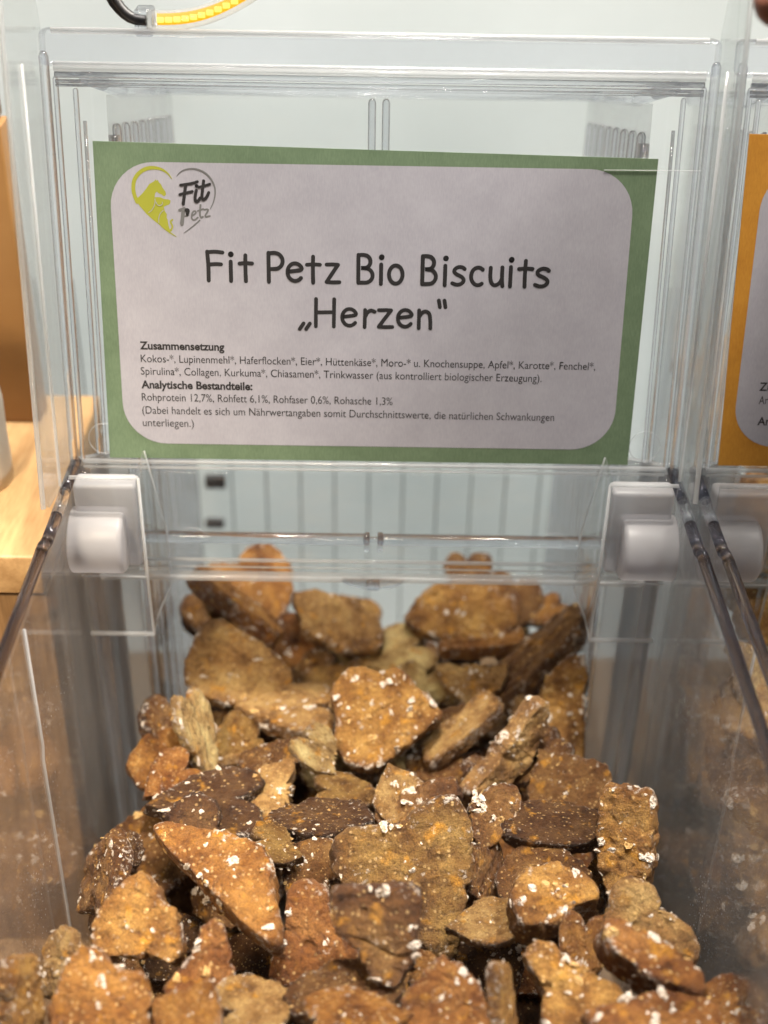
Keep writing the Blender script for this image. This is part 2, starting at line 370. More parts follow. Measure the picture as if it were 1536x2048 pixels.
bin_ = empty('scoop_bin', (0, 0, -.252), 'clear plastic scoop bin with raised lid holding the green-bordered sign', 'bin', 'clear scoop bins in a row')
ZB = -.2515
def rear_top(y): return .142 - .042 * (y / .15)
for s in (-1, 1):
    mb = MB()
    xo, xi = s * HW, s * (HW - .003)
    # front cheek
    mb.prism([(xo, -.30, -.10), (xo, -.30, ZB), (xo, .002, ZB), (xo, .002, -.003), (xo, -.262, -.003)], (xi - xo, 0, 0), 0)
    # liner leaf behind the vertical step
    # rear cheek, set further in
    xr = s * .0975; yb = .172
    mb.prism([(xr, .010, ZB), (xr, yb, ZB), (xr, yb, rear_top(yb)), (xr, .036, rear_top(.036)), (xr, .010, -.004)], (-s * .0025, 0, 0), 0)
    # step between the two cheeks
    sw = mb.build('side_wall', [M['wall']], bin_, (s * HW, 0, -.12))
    mb = MB(); mb.prism([(xo, .0025, ZB), (xo, .0025, .0), (xr, .0105, .0), (xr, .0105, ZB)], (0, .0025, 0), 0)
    mb.build('corner_web', [M['web']], sw, (s * .108, .006, -.12))
    mb = MB(); rx = s * (HW - .0012)
    for mi_, r_, pts_ in ((0, .0021, [(.003, -.0005), (-.019, -.0005)]), (1, .0022, [(-.0192, -.0005), (-.0255, -.0012), (-.0345, -.0012)]), (0, .0021, [(-.0347, -.0012), (-.0500, -.0012)]),
                         (1, .0022, [(-.0502, -.0012), (-.0530, -.0010)]), (0, .0021, [(-.0532, -.0010), (-.0560, .0002), (-.0585, .0004)]), (1, .0022, [(-.0587, .0004), (-.0605, .0004)]), (0, .0021, [(-.0607, .0004), (-.10, .0004), (-.16, .0004), (-.262, .0004)])):
        mb.tube([(rx, y_, z_) for y_, z_ in pts_], r_, mi_, 14)
    mb.build('rim', [M['edge'], M['bar']], sw, (s * HW, -.1, 0))
    mb = MB()
    mb.tube([(s * (HW - .004), -.001, ZB), (s * (HW - .004), -.001, -.002)], .0032, 0, 12)
    mb.tube([(s * .1085, .009, ZB), (s * .1085, .009, -.002)], .0036, 0, 12)
    mb.tube([(s * .0955, .017, ZB), (s * .0955, .017, .02), (s * .0955, .034, .118)], .0022, 0, 10)
    mb.build('corner_post', [M['bar']], sw, (s * .11, .005, -.12))
    mb = MB()
    if s < 0:
        mb.tube([(s * (HW - .0033), -.1005, ZB), (s * (HW - .0033), -.1005, -.06), (s * (HW - .0033), -.0985, -.055), (s * (HW - .0033), -.0985, -.004)], .00055, 0, 10)
        mb.build('seam', [M['line']], sw, (s * .114, -.1, -.12))
    mb = MB()
    for k in range(8):
        y = .040 + .0175 * k
        mb.tube([(s * .0955, y, -.20), (s * .0955, y, rear_top(y) - .012)], .0017, 0, 10, round_ends=True)
    mb.build('rib', [M['rod']], sw, (s * .098, .09, 0))
    mb = MB()
    mb.tube([(s * .104, .036, rear_top(.036) + .006), (s * .101, .05, rear_top(.05) + .004), (s * .0995, .08, rear_top(.08) + .001), (s * .099, yb, rear_top(yb) + .001)], .0028, 0, 12)
    mb.build('top_rail', [M['rod']], sw, (s * .1, .09, .12))
mb = MB(); mb.box((-.1, .1725, ZB), (.1, .1750, rear_top(.172)), 0, .0006)
bwl = mb.build('back_wall', [M['pane']], bin_, (0, .173, -.08))
mb = MB(); mb.tube([(-.1, .172, rear_top(.172) + .002), (.1, .172, rear_top(.172) + .002)], .0026); mb.build('rim', [M['bar']], bwl, (0, .172, .1))
mb = MB(); mb.prism([(-HW + .0035, -.298, ZB), (HW - .0035, -.298, ZB), (HW - .0035, .0, ZB), (.097, .012, ZB), (.097, .170, ZB), (-.097, .170, ZB), (-.097, .012, ZB), (-HW + .0035, .0, ZB)], (0, 0, .0022), 0)
mb.build('floor_panel', [M['wall']], bin_, (0, -.1, ZB))
mb = MB(); mb.box((-HW + .0035, -.301, ZB + .003), (HW - .0035, -.298, -.10), 0, .0008); mb.build('front_wall', [M['wall']], bin_, (0, -.3, -.17))

# fixed front panel under the lid
fp_x = HW - .006
mb = MB(); mb.box((-fp_x, -.0008, -.0505), (fp_x, .0012, -.0025), 0, .0003)
fpn = mb.build('front_panel', [M['pane']], bin_, (0, 0, -.02))
mb = MB(); mb.tube([(-fp_x + .006, -.0012, -.0325), (-.0042, -.0012, -.0325)], .0025, round_ends=True); mb.tube([(.0042, -.0012, -.0325), (fp_x - .006, -.0012, -.0325)], .0025, round_ends=True)
mb.tube([(-.0042, -.0012, -.0325), (.0042, -.0012, -.0325)], .0012)
mb.build('rail', [M['bar']], fpn, (0, 0, -.0325))
mb = MB()
for xx in (-.0026, .0026): mb.box((xx - .0011, -.0046, -.0365), (xx + .0011, -.0009, -.0288), 0, .0005)
mb.build('clip', [M['rod']], fpn, (0, 0, -.0325))
mb = MB(); mb.box((-fp_x, -.0022, -.0535), (fp_x, .0022, -.0508), 0, .0008)
mb.tube([(-fp_x + .004, -.0014, -.0432), (fp_x - .004, -.0014, -.0432)], .0008); mb.tube([(-fp_x + .004, -.0012, -.0468), (fp_x - .004, -.0012, -.0468)], .0004)
mb.build('lower_edge', [M['line']], fpn, (0, 0, -.052))
mb = MB(); mb.prism([(.0124 * math.cos(a) * (1 if True else 1), -.0032, -.0515 - .0042 * math.sin(a)) for a in np.linspace(0, math.pi, 18)], (0, .0022, 0), 0)
mb.box((-.0026, -.0062, -.0545), (.0026, -.0033, -.0500), 0, .0009)
mb.build('finger_tab', [M['bar']], fpn, (0, 0, -.052))

# hinge brackets with frosted block and roller
for s in (-1, 1):
    X = lambda v: s * v
    bx0, bx1 = .0872, .1125
    mb = MB()
    mb.prism([(X(bx0), -.0235, .0085), (X(bx1), -.0235, .0085), (X(bx1), -.0235, -.0360), (X(bx0), -.0235, -.0360)], (0, .0012, 0), 0)
    mb.prism([(X(bx0), -.0222, .0085), (X(bx0), -.0222, -.0360), (X(bx0), -.0200, -.0660), (X(bx0), -.0050, -.0670), (X(bx0 - .005), .0000, -.0560), (X(bx0 - .005), .0, -.0300), (X(bx0), -.0030, .0085)], (X(.0012), 0, 0), 0)
    mb.prism([(X(bx0 + .002), -.0200, -.0655), (X(bx1), -.0200, -.0655), (X(bx1), -.0212, -.0362), (X(bx0 + .002), -.0212, -.0362)], (0, .0012, 0), 0)
    br = mb.build('hinge_bracket', [M['pane']], bin_, (X(.1), -.02, -.02))
    mb = MB(); e_ = .0006
    P = lambda x_, y_, z_: (X(x_), y_, z_)
    mb.tube([P(bx0, -.0235, .0085), P(bx1, -.0235, .0085)], e_ * 1.3, 0, 8)
    mb.tube([P(bx0, -.0235, .0085), P(bx0, -.0235, -.0360), P(bx0, -.0205, -.0665)], e_, 0, 8)
    mb.tube([P(bx0, -.0205, -.0665), P(bx1, -.0205, -.0665)], e_ * 1.6, 0, 8)
    mb.tube([P(bx0, -.0235, -.0362), P(bx1, -.0235, -.0362)], e_ * .6, 0, 8)
    mb.tube([P(bx0 - .005, -.001, -.0300), P(bx0 - .005, -.001, -.0560), P(bx0, -.0052, -.0670), P(bx0, -.0205, -.0665)], e_ * .7, 0, 8)
    mb.tube([P(bx0 + .0008, -.0030, .0080), P(bx0 - .005, -.001, -.0300)], e_ * .6, 0, 8)
    mb.build('edge_line', [M['line']], br, (X(.1), -.02, -.02))  # thin pale rods drawn for the bright edge glints
    lo, hi = sorted((X(.0892), X(.1128)))
    mb = MB(); mb.box((lo, -.0205, -.0338), (hi, -.0110, .0032), 0, .0018); bl = mb.build('hinge_block', [M['frost']], bin_, (X(.1), -.015, -.015))
    mb = MB(); n_ = 40; R = .0127
    prof = [(.0942, .2), (.0942, R - .0016), (.0946, R - .0007), (.0955, R - .0001), (.0962, R), (.1142, R), (.1146, R - .0003), (.1150, .2)]
    prof = [(a, 0.0 if b == .2 else b) for a, b in prof]
    vs = []; fs = []
    for a, b in prof:
        for j in range(n_): t = 2 * math.pi * j / n_; vs.append((X(a), -.0205 + max(b, 1e-5) * math.cos(t), -.0212 + max(b, 1e-5) * math.sin(t)))
    for i in range(len(prof) - 1):
        for j in range(n_): fs.append((i * n_ + j, i * n_ + (j + 1) % n_, (i + 1) * n_ + (j + 1) % n_, (i + 1) * n_ + j))
    mb.add(vs, fs, 0, True); mb.build('roller', [M['frost']], bl, (X(.105), -.02, -.021))

# raised lid
mb = MB(); mb.box((-HW + .002, .003, -.0010), (HW - .002, .1455, .0006), 0, .0002, FR)
lid = mb.build('lid', [M['pane']], bin_, (0, 0, 0))
mb = MB()
mb.box((-HW, .1465, -.0085), (HW, .1590, .0022), 0, .0024, FR)
mb.build('top_bar', [M['bar']], lid, lp(0, .15))
for s_, r_, n_ in ((.1440, .0011, .0014), (.1418, .0007, .0008), (.1405, .0005, .001), (.0018, .0009, .001), (-.0006, .0006, .0008), (.1462, .0010, .0024), (.1478, .0008, .0026), (.1585, .0011, .0020)):
    mb = MB(); mb.tube([lp(-HW + .005, s_, n_), lp(HW - .005, s_, n_)], r_); mb.build('cross_rib', [M['rod'] if s_ < .145 and s_ > .01 else M['line']], lid, lp(0, s_))  # pale ones by the top bar are drawn for its bright streaks
for s in (-1, 1):
    mb = MB()
    mb.tube([lp(s * (HW - .0015), -.001, .001), lp(s * (HW - .0015), .150, .001)], .0018, round_ends=True)
    mb.tube([lp(s * .1122, .003, .001), lp(s * .1122, .1425, .001)], .0010, round_ends=True)
    mb.tube([lp(s * .1075, .003, -.006), lp(s * .1070, .138, -.006)], .0010, round_ends=True)
    mb.tube([lp(s * .1045, .003, -.004), lp(s * .1040, .128, -.004)], .0007)
    mb.build('side_frame', [M['bar']], lid, lp(s * HW, .07))
    mb = MB()
    D = .036 if s > 0 else .050
    prof = [lp(s * HW, .000, .003), lp(s * HW, .000, D - .006), lp(s * HW, .004, D)] + [lp(s * HW, .004 + .150 * i / 6, D) for i in range(1, 7)] + [lp(s * HW, .175, D - .001), lp(s * HW, .190, D - .006), lp(s * HW, .199, D - .018), lp(s * HW, .200, .020), lp(s * HW, .160, .003)]
    mb.prism(prof, (-s * .0016, 0, 0), 0)
    mb.build('side_flange', [M['flank']], lid, lp(s * HW, .08, .02))
    mb = MB(); mb.tube([lp(s * (HW - .0008), .002, D), lp(s * (HW - .0008), .156, D), lp(s * (HW - .0008), .175, D - .001), lp(s * (HW - .0008), .190, D - .006), lp(s * (HW - .0008), .199, D - .018)], .0009, 0, 8)
    mb.tube([lp(s * (HW - .0020), .002, D - .022), lp(s * (HW - .0020), .150, D - .016)], .0006, 0, 8)
    mb.build('flange_edge', [M['line']], lid, lp(s * HW, .08, D))
for xx in (-.0027, .0022):
    mb = MB(); mb.tube([lp(xx, .004, -.003), lp(xx, .1360, -.003)], .0014, 0, 12, round_ends=True)
    mb.build('centre_rib', [M['rod']], lid, lp(xx, .07, -.003))
for xx, ss in ((-.1035, .011), (.1035, .011)):
    mb = MB(); mb.tube([lp(xx + .0060 * math.cos(a), ss + .006 * math.sin(a), .0010) for a in np.linspace(0, 2 * math.pi, 33)], .00013, 0, 6)
    mb.build('moulding_mark', [M['line']], lid, lp(xx, ss))
for xx in (-.072, .072):
    mb = MB(); mb.tube([Vector((xx + .006 * math.cos(a), -.0013, -.034 + .006 * math.sin(a))) for a in np.linspace(.2, math.pi - .2, 20)], .00012, 0, 6)
    mb.build('moulding_mark', [M['line']], fpn, (xx, -.001, -.034))

a_ = hit(1208, 340, LN * .00195, LN); b_ = hit(1402, 342, LN * .00195, LN)
mb = MB(); mb.tube([a_, b_], .00018, 0, 6); mb.build('pocket_lip', [M['line']], lid, a_)
nb = copy_tree(bin_); nb.location.x += .2405
for ch in [c for c in nb.children if c.name.startswith('lid')]:
    for g in list(ch.children):
        if g.name.startswith(('side_flange', 'flange_edge')) and g.location.x < 0: bpy.data.objects.remove(g)
nb['label'] = 'clear plastic scoop bin at right holding the amber-bordered sign'
PITCH_X = .2405

# ------------------------------------------------------------------ paper signs
SO = .0016
def sg(px, py, dx=0.0):
    """pixel -> (x, s) on the sign's own sheet"""
    p = hit(px, py, LN * SO, LN); return p.x, p.dot(LU)
def flat_poly(pts, off, mi=0):
    return [lp(a, b, off) for a, b in pts]
def rounded_rect(x0, x1, s0, s1, r, n=10):
    out = []
    for cx_, cs, a0 in ((x1 - r, s1 - r, 0), (x0 + r, s1 - r, 90), (x0 + r, s0 + r, 180), (x1 - r, s0 + r, 270)):
        for i in range(n + 1):
            a = rad(a0 + 90 * i / n); out.append((cx_ + r * math.cos(a), cs + r * math.sin(a)))
    return out
_sn = [0]
def stroke(mb, pts, wd, off, mi=0, taper=None):
    """flat brush stroke with round ends through (x, s) points"""
    _sn[0] = (_sn[0] + 1) % 12; off = off + _sn[0] * .000005
    P = [Vector(p) for p in pts]; n = len(P)
    W = [wd * (taper[i] if taper else 1) / 2 for i in range(n)]
    L_, R_ = [], []
    for i in range(n):
        t = (P[min(i + 1, n - 1)] - P[max(i - 1, 0)])
        if t.length < 1e-9: t = Vector((1, 0))
        t.normalize(); nn = Vector((-t.y, t.x)); L_.append(P[i] + nn * W[i]); R_.append(P[i] - nn * W[i])
    vs = []; fs = []
    for a, b in zip(L_, R_): vs += [lp(a.x, a.y, off), lp(b.x, b.y, off)]
    for i in range(n - 1): fs.append((2 * i, 2 * i + 1, 2 * i + 3, 2 * i + 2))
    for q, ww in ((P[0], W[0]), (P[-1], W[-1])):
        b0 = len(vs); vs += [lp(q.x + ww * math.cos(a), q.y + ww * math.sin(a), off - .000002) for a in np.linspace(0, 2 * math.pi, 14)[:-1]]; fs.append(tuple(range(b0, b0 + 13)))
    mb.add(vs, fs, mi)
def arc(cx_, cy_, rx, ry, a0, a1, n=14): return [(cx_ + rx * math.cos(rad(a0 + (a1 - a0) * i / n)), cy_ + ry * math.sin(rad(a0 + (a1 - a0) * i / n))) for i in range(n + 1)]
# handwriting-like capitals and small letters, cap height 1
XH = .66
GL = {
 'F': ([[(.06, 0), (.07, .5), (.04, .98)], [(.04, .96), (.3, .99), (.56, .96)], [(.08, .54), (.3, .57), (.50, .56)]], .62),
 'i': ([[(.06, 0), (.06, XH)], [(.07, .90), (.075, .91)]], .14),
 't': ([[(.24, 0), (.23, .45), (.24, .88)], [(.02, .60), (.25, .62), (.48, .61)]], .5),
 'P': ([[(.05, 0), (.05, .98)], [(.05, .96), (.25, .99)] + arc(.27, .71, .27, .27, 80, -80) + [(.05, .43)]], .56),
 'e': ([[(.06, .36), (.3, .39), (.50, .42)] + arc(.30, .345, .26, .30, 25, 320, 22)], .6),
 'z': ([[(.04, .62), (.25, .63), (.45, .62)], [(.45, .62), (.24, .32), (.04, .03)], [(.04, .03), (.27, .02), (.5, .03)]], .54),
 'B': ([[(.06, .02), (.06, .97)], [(.06, .96), (.2, .98)] + arc(.26, .75, .21, .22, 70, -80) + [(.1, .53)] + arc(.28, .28, .27, .25, 80, -80) + [(.06, .03)]], .6),
 'o': ([arc(.27, .33, .24, .31, 90, 450, 26)], .55),
 's': ([[(.45, .56), (.38, .62), (.22, .63), (.08, .52), (.12, .40), (.36, .30), (.45, .18), (.36, .05), (.2, .01), (.04, .07)]], .5),
 'c': ([arc(.28, .32, .24, .30, 50, 305, 20)], .5),
 'u': ([[(.05, .62), (.04, .25), (.12, .05), (.24, .02), (.38, .1), (.45, .25)], [(.45, .64), (.45, .2), (.48, 0)]], .52),
 'H': ([[(.05, 0), (.06, .98)], [(.70, 0), (.71, .98)], [(.06, .50), (.70, .52)]], .76),
 'r': ([[(.06, 0), (.07, .62)], [(.07, .36), (.16, .54), (.28, .62), (.42, .56)]], .44),
 'n': ([[(.06, .64), (.06, 0)], [(.06, .38), (.16, .56), (.30, .62), (.43, .54), (.47, .35), (.48, 0)]], .54),
 ',,': ([[(.18, .10), (.06, -.10)], [(.38, .10), (.26, -.10)]], .4),
 '``': ([[(.08, 1.0), (.12, .76)], [(.26, 1.0), (.30, .76)]], .34),
}
def smooth(pts, it=2):
    for _ in range(it):
        if len(pts) < 3: return pts
        o = [pts[0]]
        for a, b in zip(pts, pts[1:]): o += [tuple(p * .75 + q * .25 for p, q in zip(a, b)), tuple(p * .25 + q * .75 for p, q in zip(a, b))]
        pts = o + [pts[-1]]
    return pts
def headline(mb, spec, base0, base1, cap, off):
    """spec: (glyph, left px, right px) along a baseline given by two pixel points"""
    (x0, y0), (x1, y1) = base0, base1
    for g, a, b in spec:
        st, wdt = GL[g]
        pa = sg(a, y0 + (y1 - y0) * (a - x0) / (x1 - x0)); pb = sg(b, y0 + (y1 - y0) * (b - x0) / (x1 - x0))
        ch = sg(a, y0 + (y1 - y0) * (a - x0) / (x1 - x0) - cap)[1] - pa[1]
        sc = (pb[0] - pa[0]) / wdt; sl = (pb[1] - pa[1]) / wdt
        for s_ in st:
            pts = smooth([(pa[0] + q[0] * sc, pa[1] + q[1] * ch + q[0] * sl) for q in s_], 1 if g in ('z', 'H') else 2)
            if g == 'z': pts = [(pa[0] + q[0] * sc, pa[1] + q[1] * ch + q[0] * sl) for q in s_]
            stroke(mb, pts, ch * (.135 if not (g == 'i' and s_ is st[1]) else .19), off)
def text_line(mb, s, p0, p1, cap_px, off, bold=0.0):
    cu = bpy.data.curves.new('lettering', 'FONT'); cu.body = s; cu.size = 1; cu.offset = bold; cu.resolution_u = 4
    ob = bpy.data.objects.new('lettering', cu); scene.collection.objects.link(ob)
    dg = bpy.context.evaluated_depsgraph_get(); me = bpy.data.meshes.new_from_object(ob.evaluated_get(dg))
    bpy.data.objects.remove(ob); bpy.data.curves.remove(cu)
    xs = [v.co.x for v in me.vertices]; lo, hi = min(xs), max(xs)
    a = sg(*p0); b = sg(*p1); ch = sg(p0[0], p0[1] - cap_px)[1] - a[1]
    CAPH = .728
    vs = []
    for v in me.vertices:
        t = (v.co.x - lo) / (hi - lo)
        vs.append(lp(a[0] + (b[0] - a[0]) * t, a[1] + (b[1] - a[1]) * t + v.co.y / CAPH * ch, off))
    mb.add(vs, [tuple(p.vertices) for p in me.polygons]); bpy.data.meshes.remove(me)

def sign_sheet(name, corners, border, label, inner, rr):
    """corners TL TR BR BL in (x, s); slight cockle of the sheet"""
    (tl, tr, br, bl) = corners
    mb = MB(); n, m_ = 24, 12; vs = []; fs = []
    for layer, off in ((0, SO), (1, SO - .0004)):
        for i in range(m_ + 1):
            for j in range(n + 1):
                u, v = j / n, i / m_
                x_ = (bl[0] * (1 - u) + br[0] * u) * (1 - v) + (tl[0] * (1 - u) + tr[0] * u) * v
                s_ = (bl[1] * (1 - u) + br[1] * u) * (1 - v) + (tl[1] * (1 - u) + tr[1] * u) * v
                vs.append(lp(x_, s_, off))
    q = (n + 1) * (m_ + 1)
    for i in range(m_):
        for j in range(n):
            a = i * (n + 1) + j; fs.append((a, a + 1, a + n + 2, a + n + 1)); fs.append((q + a, q + a + n + 1, q + a + n + 2, q + a + 1))
    ring = [j for j in range(n + 1)] + [(i + 1) * (n + 1) - 1 for i in range(1, m_ + 1)] + [m_ * (n + 1) + j for j in range(n - 1, -1, -1)] + [i * (n + 1) for i in range(m_ - 1, 0, -1)]
    for a, b in zip(ring, ring[1:] + ring[:1]): fs.append((a, q + a, q + b, b))
    mb.add(vs, fs, 0)
    c = lp((tl[0] + br[0]) / 2, bl[1], SO)
    sgn = mb.build(name, [border], None, c); tag(sgn, label, 'sign', 'paper signs on the lids')
    mb = MB(); pts = rounded_rect(*inner, rr)
    mb.add([lp(a, b, SO + .00006) for a, b in pts], [tuple(range(len(pts)))], 0)
    mb.build('panel', [M['white']], sgn, c)
    return sgn, c

tl, tr, br, bl = sg(185, 282), sg(1317, 318), sg(1255, 930), sg(220, 915)
a, b, c_, d_ = sg(228, 600), sg(1256, 600), sg(740, 893), sg(740, 331)
sign, SC = sign_sheet('paper_sign', (tl, tr, br, bl), M['green'], 'green-bordered paper sign on the raised clear lid in the middle', (sg(233, 600)[0], sg(1250, 600)[0], sg(740, 893)[1], sg(740, 331)[1]), .0162)
TO = SO + .00010
mb = MB()
headline(mb, [('F', 414, 450), ('i', 459, 467), ('t', 479, 506), ('P', 535, 567), ('e', 573, 608), ('t', 613, 641), ('z', 651, 681), ('B', 713, 748), ('i', 758, 767), ('o', 776, 807), ('B', 841, 874), ('i', 886, 894), ('s', 902, 931), ('c', 939, 968), ('u', 977, 1007), ('i', 1016, 1025), ('t', 1035, 1064), ('s', 1067, 1099)], (420, 561), (1090, 574), 59, TO)
headline(mb, [(',,', 596, 621), ('H', 629, 671), ('e', 682, 716), ('r', 726, 750), ('z', 755, 787), ('e', 793, 827), ('n', 834, 864), ('``', 871, 892)], (600, 652), (890, 657), 56, TO)
mb.build('headline', [M['ink']], sign, SC)
mb = MB()
text_line(mb, 'Zusammensetzung', (280, 698), (449, 701), 16, TO, .03)
text_line(mb, 'Kokos-*, Lupinenmehl*, Haferflocken*, Eier*, Hüttenkäse*, Moro-* u. Knochensuppe, Apfel*, Karotte*, Fenchel*,', (282, 724), (1190, 740), 16, TO)
text_line(mb, 'Spirulina*, Collagen, Kurkuma*, Chiasamen*, Trinkwasser (aus kontrolliert biologischer Erzeugung).', (282, 749), (1083, 764), 16, TO)
text_line(mb, 'Analytische Bestandteile:', (283, 776), (505, 780), 16, TO, .03)
text_line(mb, 'Rohprotein 12,7%, Rohfett 6,1%, Rohfaser 0,6%, Rohasche 1,3%', (284, 801), (785, 810), 16, TO)
text_line(mb, '(Dabei handelt es sich um Nährwertangaben somit Durchschnittswerte, die natürlichen Schwankungen', (285, 827), (1108, 842), 16, TO)
text_line(mb, 'unterliegen.)', (286, 852), (388, 854), 16, TO)
mb.build('small_print', [M['ink']], sign, SC)

# heart emblem with horse and dog heads
def lg(pts): return [sg(230 + q[0] / 6.4, 310 + q[1] / 6.4) for q in pts]
logo = MB()
arcp = smooth(lg([(728, 305), (690, 250), (640, 205), (580, 175), (510, 162), (430, 163), (350, 195), (285, 250), (245, 320), (233, 400), (238, 470), (255, 530), (285, 600)]), 2)
n_ = len(arcp); stroke(logo, arcp, .00125, TO, 0, [.15 + .95 * min(1, i / (n_ * .4)) for i in range(n_)])
tail = smooth(lg([(600, 900), (650, 950), (700, 990), (785, 1045)]), 2); n_ = len(tail); stroke(logo, tail, .0010, TO, 0, [1 - .9 * i / n_ for i in range(n_)])
body = lg([(255, 560), (300, 540), (350, 490), (400, 430), (440, 370), (500, 335), (522, 312), (530, 328), (550, 318), (562, 350), (590, 375), (610, 420), (645, 465), (655, 500), (640, 525), (620, 525), (600, 505), (560, 490), (535, 468), (515, 490), (508, 540), (540, 538), (580, 540), (625, 562), (680, 568), (712, 580), (708, 615), (690, 635), (650, 648), (625, 665), (640, 720), (665, 760), (662, 800), (675, 830), (685, 900), (705, 965), (735, 955), (725, 975), (690, 985), (600, 915), (500, 840), (400, 750), (320, 655)])
logo.add([lp(a, b, TO - .000012) for a, b in body], [tuple(range(len(body)))])
tl2 = smooth(lg([(700, 970), (735, 935), (735, 900), (715, 870), (712, 845), (735, 828)]), 2); stroke(logo, tl2, .0006, TO)
lo_ = logo.build('emblem', [M['ink_olive']], sign, SC)
mb = MB()
for p in ([(512, 560), (516, 600), (500, 660), (470, 710), (430, 735)], [(525, 600), (545, 640), (580, 648), (612, 625), (605, 600)], [(620, 705), (580, 745), (560, 800), (562, 865)]): stroke(mb, smooth(lg(p)), .00022, TO + .00007)
mb.build('emblem_line', [M['white']], lo_, SC)
mb = MB()
right = smooth(lg([(790, 270), (830, 220), (890, 185), (980, 172), (1060, 182), (1150, 220), (1220, 290), (1265, 370), (1285, 450), (1280, 530), (1260, 610), (1220, 690)]), 2); n_ = len(right)
stroke(mb, right, .0006, TO, 0, [.3 + .8 * math.sin(math.pi * i / n_) for i in range(n_)])
stroke(mb, lg([(1085, 835), (1000, 910), (880, 998)]), .0005, TO, 0, [1, .8, .3])
for p, wd in (([(825, 705), (860, 690), (890, 680)], .0009), ([(880, 690), (868, 770), (858, 880)], .0013), ([(890, 785), (940, 770)], .0006),
              ([(985, 780), (1040, 745), (1030, 715), (1000, 720), (978, 770), (985, 825), (1020, 835), (1060, 800)], .0006), ([(1095, 640), (1085, 760), (1100, 805), (1125, 790)], .0007), ([(1060, 715), (1130, 690)], .0006), ([(1140, 700), (1190, 690), (1195, 710), (1140, 795), (1215, 780)], .0006)):
    stroke(mb, smooth(lg(p)), wd, TO)
mb.build('logo_grey', [M['ink_grey']], sign, SC)
mb = MB()
for p, wd in (([(840, 385), (900, 375), (980, 365), (1055, 340)], .0010), ([(905, 390), (890, 500), (875, 625)], .00115), ([(830, 505), (900, 485), (990, 465)], .0010),
              ([(1040, 450), (1025, 540), (1030, 595), (1060, 595), (1090, 550)], .0011), ([(1045, 395), (1049, 396)], .0013),
              ([(1135, 330), (1120, 450), (1110, 550), (1135, 575), (1175, 540), (1200, 480)], .0011), ([(1070, 410), (1140, 395), (1215, 370)], .0009)):
    stroke(mb, smooth(lg(p)) if len(p) > 2 else lg(p), wd, TO + .00006)
pp = smooth(lg([(895, 685), (935, 675), (962, 705), (950, 750), (925, 785), (905, 760), (915, 730), (890, 715)]), 2); mb.add([lp(a, b, TO + .00013) for a, b in pp], [tuple(range(len(pp)))])
mb.build('logo_black', [M['ink']], sign, SC)

# neighbour's amber sign
tl, bl = sg(1499, 268), sg(1436, 931); wS = .2
s2, SC2 = sign_sheet('paper_sign', (tl, (tl[0] + wS - .0005, tl[1] - .002), (bl[0] + wS, bl[1]), bl), M['orange'], 'amber-bordered paper sign on the lid at the right edge', (sg(1500, 600)[0] - .0005, sg(1495, 600)[0] + .178, sg(1500, 893)[1], tl[1] - .0105), .0162)
mb = MB()
text_line(mb, 'Zusammensetzung', (1518, 781), (1690, 785), 17, TO, .018)
text_line(mb, 'Ar', (1517, 808), (1535, 808), 17, TO)
text_line(mb, 'Analytische Bestandteile:', (1514, 850), (1740, 855), 17, TO, .018)
mb.build('small_print', [M['ink']], s2, SC2)

# ------------------------------------------------------------------ dark reflection modelled as two solid blocks, LED strip
for n_, (px, py, wx, wz, lab) in enumerate([(431, 962, .0115, .0075, 'dark reflection modelled as a block behind the panel, upper of two'), (430, 1045, .0105, .0048, 'dark reflection modelled as a block behind the panel, lower of two')]):
    p = hit(px, py, (0, .198, 0), (0, 1, 0)); mb = MB(); mb.box((p.x - wx / 2, .1955, p.z - wz / 2), (p.x + wx / 2, .1998, p.z + wz / 2), 0, .0006)
    tag(mb.build('reflection_block', [M['dark']], None, p), lab, 'block', 'dark reflections modelled as blocks')

ys = .030
A = hit(292, 40, (0, ys, 0), (0, 1, 0)); B = hit(470, -14, (0, ys, 0), (0, 1, 0)); Dv = (B - A)
led = empty('led_strip', A, 'lit amber diode strip in a clear sleeve above the bin', 'light strip')
def lpt(t, up=0.0): return A + Dv * t + Vector((0, 0, up - .004 * math.sin(t * 2.4)))
mb = MB(); mb.tube([lpt(t) for t in np.linspace(.02, 2.2, 26)], .0046, 0, 16, .7); mb.build('sleeve', [M['sleeve']], led, A)
mb = MB()
pts = [lpt(t, .0002) for t in np.linspace(.12, 2.15, 30)]; vs = []
for p in pts: vs += [p + Vector((0, .0004, .0019)), p + Vector((0, .0004, -.0019)), p + Vector((0, .0010, -.0019)), p + Vector((0, .0010, .0019))]
fs = []
for i in range(len(pts) - 1):
    for j in range(4): fs.append((i * 4 + j, i * 4 + (j + 1) % 4, (i + 1) * 4 + (j + 1) % 4, (i + 1) * 4 + j))
mb.add(vs, fs); mb.build('tape', [M['led_tape']], led, A)
mb = MB()
for t in np.linspace(.16, 2.1, 22):
    p = lpt(t, .0002); mb.box(p + Vector((-.0012, -.0008, -.0009)), p + Vector((.0012, .0002, .0009)), 0, .0002)
mb.build('diode', [M['led']], led, A)
mb = MB(); mb.box((A.x - .0035, ys - .0042, A.z - .0048), (A.x + .0028, ys + .0042, A.z + .0042), 0, .001); mb.build('end_cap', [M['bar']], led, A)
mb = MB(); mb.tube(smooth([A, A + Vector((-.006, 0, .001)), A + Vector((-.012, .004, .008)), A + Vector((-.014, .01, .03)), A + Vector((-.02, .02, .09))], 2), .0016, 0, 10)
mb.tube(smooth([A + Vector((0, .002, -.001)), A + Vector((-.007, .002, -.0005)), A + Vector((-.0145, .006, .007)), A + Vector((-.017, .012, .03)), A + Vector((-.024, .022, .09))], 2), .0014, 0, 10)
mb.build('cable', [M['black']], led, A)

